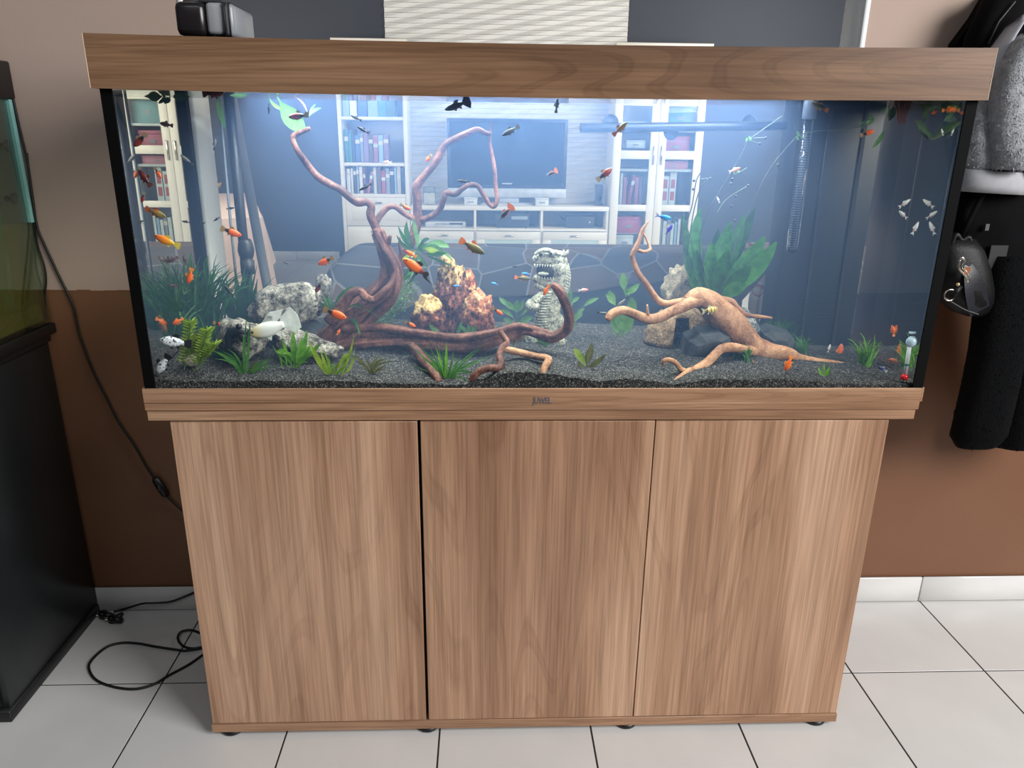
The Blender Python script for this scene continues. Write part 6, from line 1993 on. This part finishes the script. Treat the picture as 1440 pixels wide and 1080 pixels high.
def fur_on(parent, name, mb, count, length, mat, seed, w=.0016):
    """short pile standing out of a cloth surface"""
    r = random.Random(seed)
    m = MB()
    tri = []
    tot = 0
    for f in mb.f:
        if len(f) > 4:
            continue
        a, b, c = mb.v[f[0]], mb.v[f[1]], mb.v[f[2]]
        ar = (b - a).cross(c - a).length
        tot += ar
        tri.append((tot, f))
    import bisect
    keys = [t[0] for t in tri]
    for _ in range(count):
        f = tri[bisect.bisect(keys, r.random() * tot) % len(tri)][1]
        a, b, c, d = (mb.v[i] for i in (f if len(f) == 4 else f + (f[0],)))
        u, v_ = r.random(), r.random()
        p = a * (1 - u) * (1 - v_) + b * u * (1 - v_) + c * u * v_ + d * (1 - u) * v_
        nn = (b - a).cross(d - a)
        if nn.length < 1e-9:
            continue
        nn.normalize()
        dr = (nn + Vector((r.gauss(0, .5), r.gauss(0, .5), r.gauss(0, .5) - .5))).normalized() * length * r.uniform(.6, 1.2)
        s_ = dr.cross(Vector((r.gauss(0, 1), r.gauss(0, 1), r.gauss(0, 1)))).normalized() * w
        m.add([p - s_, p + s_, p + dr], [(0, 1, 2)])
    return obj(name, m, mat, parent, False, kind='stuff')


def sec(px, py, Y, wpx, dep, a=0.0):
    return (tuple(P(px, py, Y)), wpx / 2 * S(px, py, Y), dep, a)


GREYFUR = pm('grey_plush', (152, 154, 158), .95, var=.22, vs=60, bump=.6, bs=260, bdist=.006)
SATIN = pm('grey_satin', (160, 162, 170), .4, var=.12, vs=20)
RIB = pm('pale_grey_rib_knit', (164, 164, 168), .9, var=.05, vs=60)
BLKC = pm('black_cloth', (6, 6, 8), .9, var=.2, vs=30, bump=.2, bs=400, spec=.12)
BLKF = pm('black_fur', (5, 6, 8), .9, var=.3, vs=60, bump=.6, bs=260, bdist=.005, spec=.12)
hk = thing('coat_rack', 'dark wall rack holding the coats beside the tank', 'rack', (1.36, WY - .02, 1.62))
bx('board', (1.10, WY - .018, 1.60), (1.75, WY - .001, 1.68), pm('dark_stained_wood', (52, 40, 32), .5), hk, .003)
for x in (1.20, 1.36, 1.55):
    obj('hook', MB().tube([(x, WY - .016, 1.64), (x, WY - .06, 1.63), (x, WY - .085, 1.655), (x, WY - .085, 1.675)], .005, 8), CHROME, hk)
# black coat at the back
t = thing('coat', 'black coat hanging at the back, its shoulder rising to the right', 'coat', (1.30, .40, 1.62))
m = MB()
m.prism([tuple(P(x, y, .44)) for x, y in ((1330, 110), (1345, 60), (1372, 24), (1392, -10), (1480, -30), (1490, 300), (1350, 300))], .03)
obj('body', m, BLKC, t, False)
cloth = cloth_loft([sec(1420, -20, .40, 60, .03, .3), sec(1400, 30, .40, 80, .035, .5), sec(1390, 90, .40, 86, .035, .3), sec(1400, 160, .40, 90, .035), sec(1405, 280, .40, 110, .035)], folds=(.05, 5))
obj('sleeve', cloth, BLKC, t)
obj('seam', MB().tube([P(1428, 2, .362), P(1405, 30, .362), P(1390, 62, .362)], .0016, 6), pm('grey_piping', (70, 70, 74), .6), t)
# grey plush jacket
t = thing('jacket', 'grey plush jacket with satin edge and pale rib hem hanging beside the tank', 'jacket', tuple(P(1400, 120, .33)))
m = cloth_loft([sec(1430, 30, .34, 34, .02, .7), sec(1410, 60, .33, 40, .024, .7), sec(1395, 95, .32, 36, .026, .8), sec(1382, 130, .32, 32, .024, .9), sec(1374, 165, .32, 22, .02, .6)], folds=(.05, 4))
obj('satin_edge', m, SATIN, t)
m1 = cloth_loft([sec(1376, 130, .33, 26, .03), sec(1372, 160, .325, 36, .035), sec(1372, 195, .32, 44, .038), sec(1374, 225, .32, 50, .036), sec(1376, 244, .325, 50, .028)], folds=(.04, 6))
obj('plush_body', m1, GREYFUR, t)
fur_on(t, 'pile', m1, 9000, .010, GREYFUR, 3)
m2 = cloth_loft([sec(1440, 50, .30, 30, .03, .5), sec(1424, 90, .29, 40, .036, .3), sec(1415, 130, .285, 44, .04, .1), sec(1413, 170, .285, 46, .042), sec(1414, 210, .285, 46, .042), sec(1414, 238, .29, 42, .034)], folds=(.03, 5))
obj('plush_sleeve', m2, GREYFUR, t)
fur_on(t, 'pile', m2, 11000, .010, GREYFUR, 5)
m3 = cloth_loft([sec(1460, 100, .31, 46, .04), sec(1452, 150, .31, 40, .04), sec(1448, 210, .31, 34, .04), sec(1450, 262, .31, 34, .03)], folds=(.03, 5))
obj('plush_body', m3, pm('darker_grey_plush', (92, 92, 94), .95, var=.2, vs=60, bump=.6, bs=260), t)
fur_on(t, 'pile', m3, 4000, .010, pm('darker_grey_plush', (92, 92, 94), .95), 6)
m4 = MB()
secs = [sec(1396, 240, .318, 100, .030), sec(1394, 252, .316, 104, .036), sec(1392, 262, .316, 106, .036), sec(1390, 271, .318, 104, .030)]
n = 160
vs = []
for c, rx_, ry_, a in secs:
    for k in range(n):
        th = 2 * math.pi * k / n
        f_ = 1 + .018 * (1 if k % 2 else -1)
        vs.append(Vector(c) + Vector((rx_ * math.cos(th) * f_, ry_ * math.sin(th) * f_, -.004 * math.cos(th))))
m4.add(vs, [(i * n + k, i * n + (k + 1) % n, (i + 1) * n + (k + 1) % n, (i + 1) * n + k) for i in range(3) for k in range(n)] + [tuple(range(n - 1, -1, -1)), tuple(range(3 * n, 4 * n))])
obj('rib_hem', m4, RIB, t)
# black jacket under it
t = thing('jacket', 'black jacket hanging below the pale rib hem', 'jacket', tuple(P(1400, 340, .36)))
m = cloth_loft([sec(1404, 268, .36, 120, .03), sec(1404, 320, .36, 124, .034), sec(1408, 380, .36, 120, .034), sec(1420, 440, .36, 100, .034), sec(1436, 520, .37, 80, .03), sec(1444, 600, .37, 76, .03), sec(1446, 628, .37, 74, .026)], folds=(.06, 7))
obj('body', m, BLKC, t)
obj('strap', MB().box(tuple(P(1394, 345, .322)), tuple(P(1408, 388, .326)), 0, .001), pm('grey_black_webbing', (24, 25, 28), .6), t, False)
obj('zip_pull', MB().box(tuple(P(1387, 315, .322)), tuple(P(1389, 324, .325))), pm('dull_zip', (84, 84, 86), .5, .5), t, False)
# handbag
by_ = .30
t = thing('handbag', 'black leather handbag with silver buckle and ring hanging against the tank edge', 'bag', tuple(P(1350, 435, by_)))
LEA = pm('black_leather', (9, 9, 11), .5, var=.2, vs=40, bump=.3, bs=220, spec=.25)
m = cloth_loft([sec(1350, 336, by_, 44, .016), sec(1352, 352, by_, 64, .026), sec(1354, 380, by_, 78, .034), sec(1355, 406, by_, 84, .038), sec(1358, 424, by_, 76, .034), sec(1364, 438, by_, 52, .022), sec(1370, 444, by_, 24, .010)], folds=(.025, 5))
obj('body', m, LEA, t)
m = MB().blade(P(1362, 372, by_ - .030), P(1370, 400, by_ - .050), P(1378, 438, by_ - .030), .050, 8, lambda q: .35 + .65 * math.sin(1.9 * q), (0, -1, .1), .05)
obj('glitter_panel', m, pm('black_glitter_leather', (30, 31, 38), .4, var=.7, vs=400), t)
obj('buckle', MB().tube(catmull([tuple(P(a, b, by_ - .050)) for a, b in ((1350, 366), (1353, 362), (1356, 368), (1354, 376), (1360, 384), (1364, 392), (1361, 396), (1357, 388), (1349, 378), (1349, 370), (1350, 366))], 4), .0026, 8), CHROME, t)
obj('buckle_tongue', MB().box(tuple(P(1356, 376, by_ - .052)), tuple(P(1362, 386, by_ - .048)), 0, .001), pm('copper_fleck', (168, 104, 66), .4, .6), t, False)
obj('tab', MB().tube([P(1349, 402, by_ - .050), P(1344, 410, by_ - .052), P(1340, 418, by_ - .052)], [.008, .0075, .007], 10), LEA, t)
obj('stud', MB().ball(tuple(P(1347, 400, by_ - .058)), .0042, 10, 6), pm('pale_gold_stud', (206, 186, 140), .3, .8), t)
cr = P(1336, 415, by_ - .052)
obj('ring', MB().tube([cr + Vector((.0125 * math.cos(q * math.pi / 8 + .3), 0, .0125 * math.sin(q * math.pi / 8 + .3))) for q in range(17)], .0017, 8, cap=False), CHROME, t)
obj('piping', MB().tube(catmull([tuple(P(a, b, by_ - .034)) for a, b in ((1328, 418), (1342, 427), (1358, 436), (1376, 442))], 5), .0014, 6), pm('grey_piping', (70, 70, 74), .6), t)
obj('handle', MB().tube(catmull([tuple(P(a, b, by_ - .01)) for a, b in ((1336, 350), (1344, 330), (1352, 338), (1362, 334), (1366, 348))], 5), .006, 10), LEA, t)
# black fur coat sleeve and body
t = thing('fur_coat', 'long black fur coat with one sleeve hanging lowest of all the clothes', 'coat', tuple(P(1400, 520, .33)))
m = cloth_loft([sec(1428, 360, .33, 60, .035), sec(1420, 400, .325, 74, .045), sec(1412, 440, .32, 78, .05, .05), sec(1404, 490, .315, 74, .05, .08), sec(1394, 540, .31, 74, .05, .1), sec(1382, 590, .31, 74, .05, .12), sec(1376, 612, .31, 74, .048, .12), sec(1374, 624, .312, 60, .036, .12)], folds=(.03, 5))
obj('sleeve', m, BLKF, t)
fur_on(t, 'pile', m, 9000, .009, BLKF, 8)
m = cloth_loft([sec(1450, 380, .35, 60, .04), sec(1448, 460, .35, 64, .045), sec(1442, 560, .35, 76, .045), sec(1438, 622, .35, 84, .04), sec(1438, 628, .352, 80, .03)], folds=(.05, 6))
obj('body', m, BLKF, t)
fur_on(t, 'pile', m, 5000, .009, BLKF, 9)

# loops that hang the clothes from the hooks above the frame
for nm_, hx, p in (('black coat hanging at the back', 1.20, P(1395, 6, .425)), ('grey plush jacket', 1.36, P(1440, 52, .31)), ('long black fur coat', 1.36, P(1450, 382, .36)), ('black jacket hanging below', 1.20, P(1420, 275, .375)), ('black leather handbag', 1.20, P(1352, 332, .305))):
    own = [o for o in bpy.data.objects if o.get('label', '').startswith(nm_)][0]
    obj('hanging_loop', MB().tube(catmull([(hx, WY - .08, 1.655), (hx + (p.x - hx) * .5, (WY - .08 + p.y) / 2, (1.655 + p.z) / 2 - .01), tuple(p)], 5), .006, 8), BLKC, own)
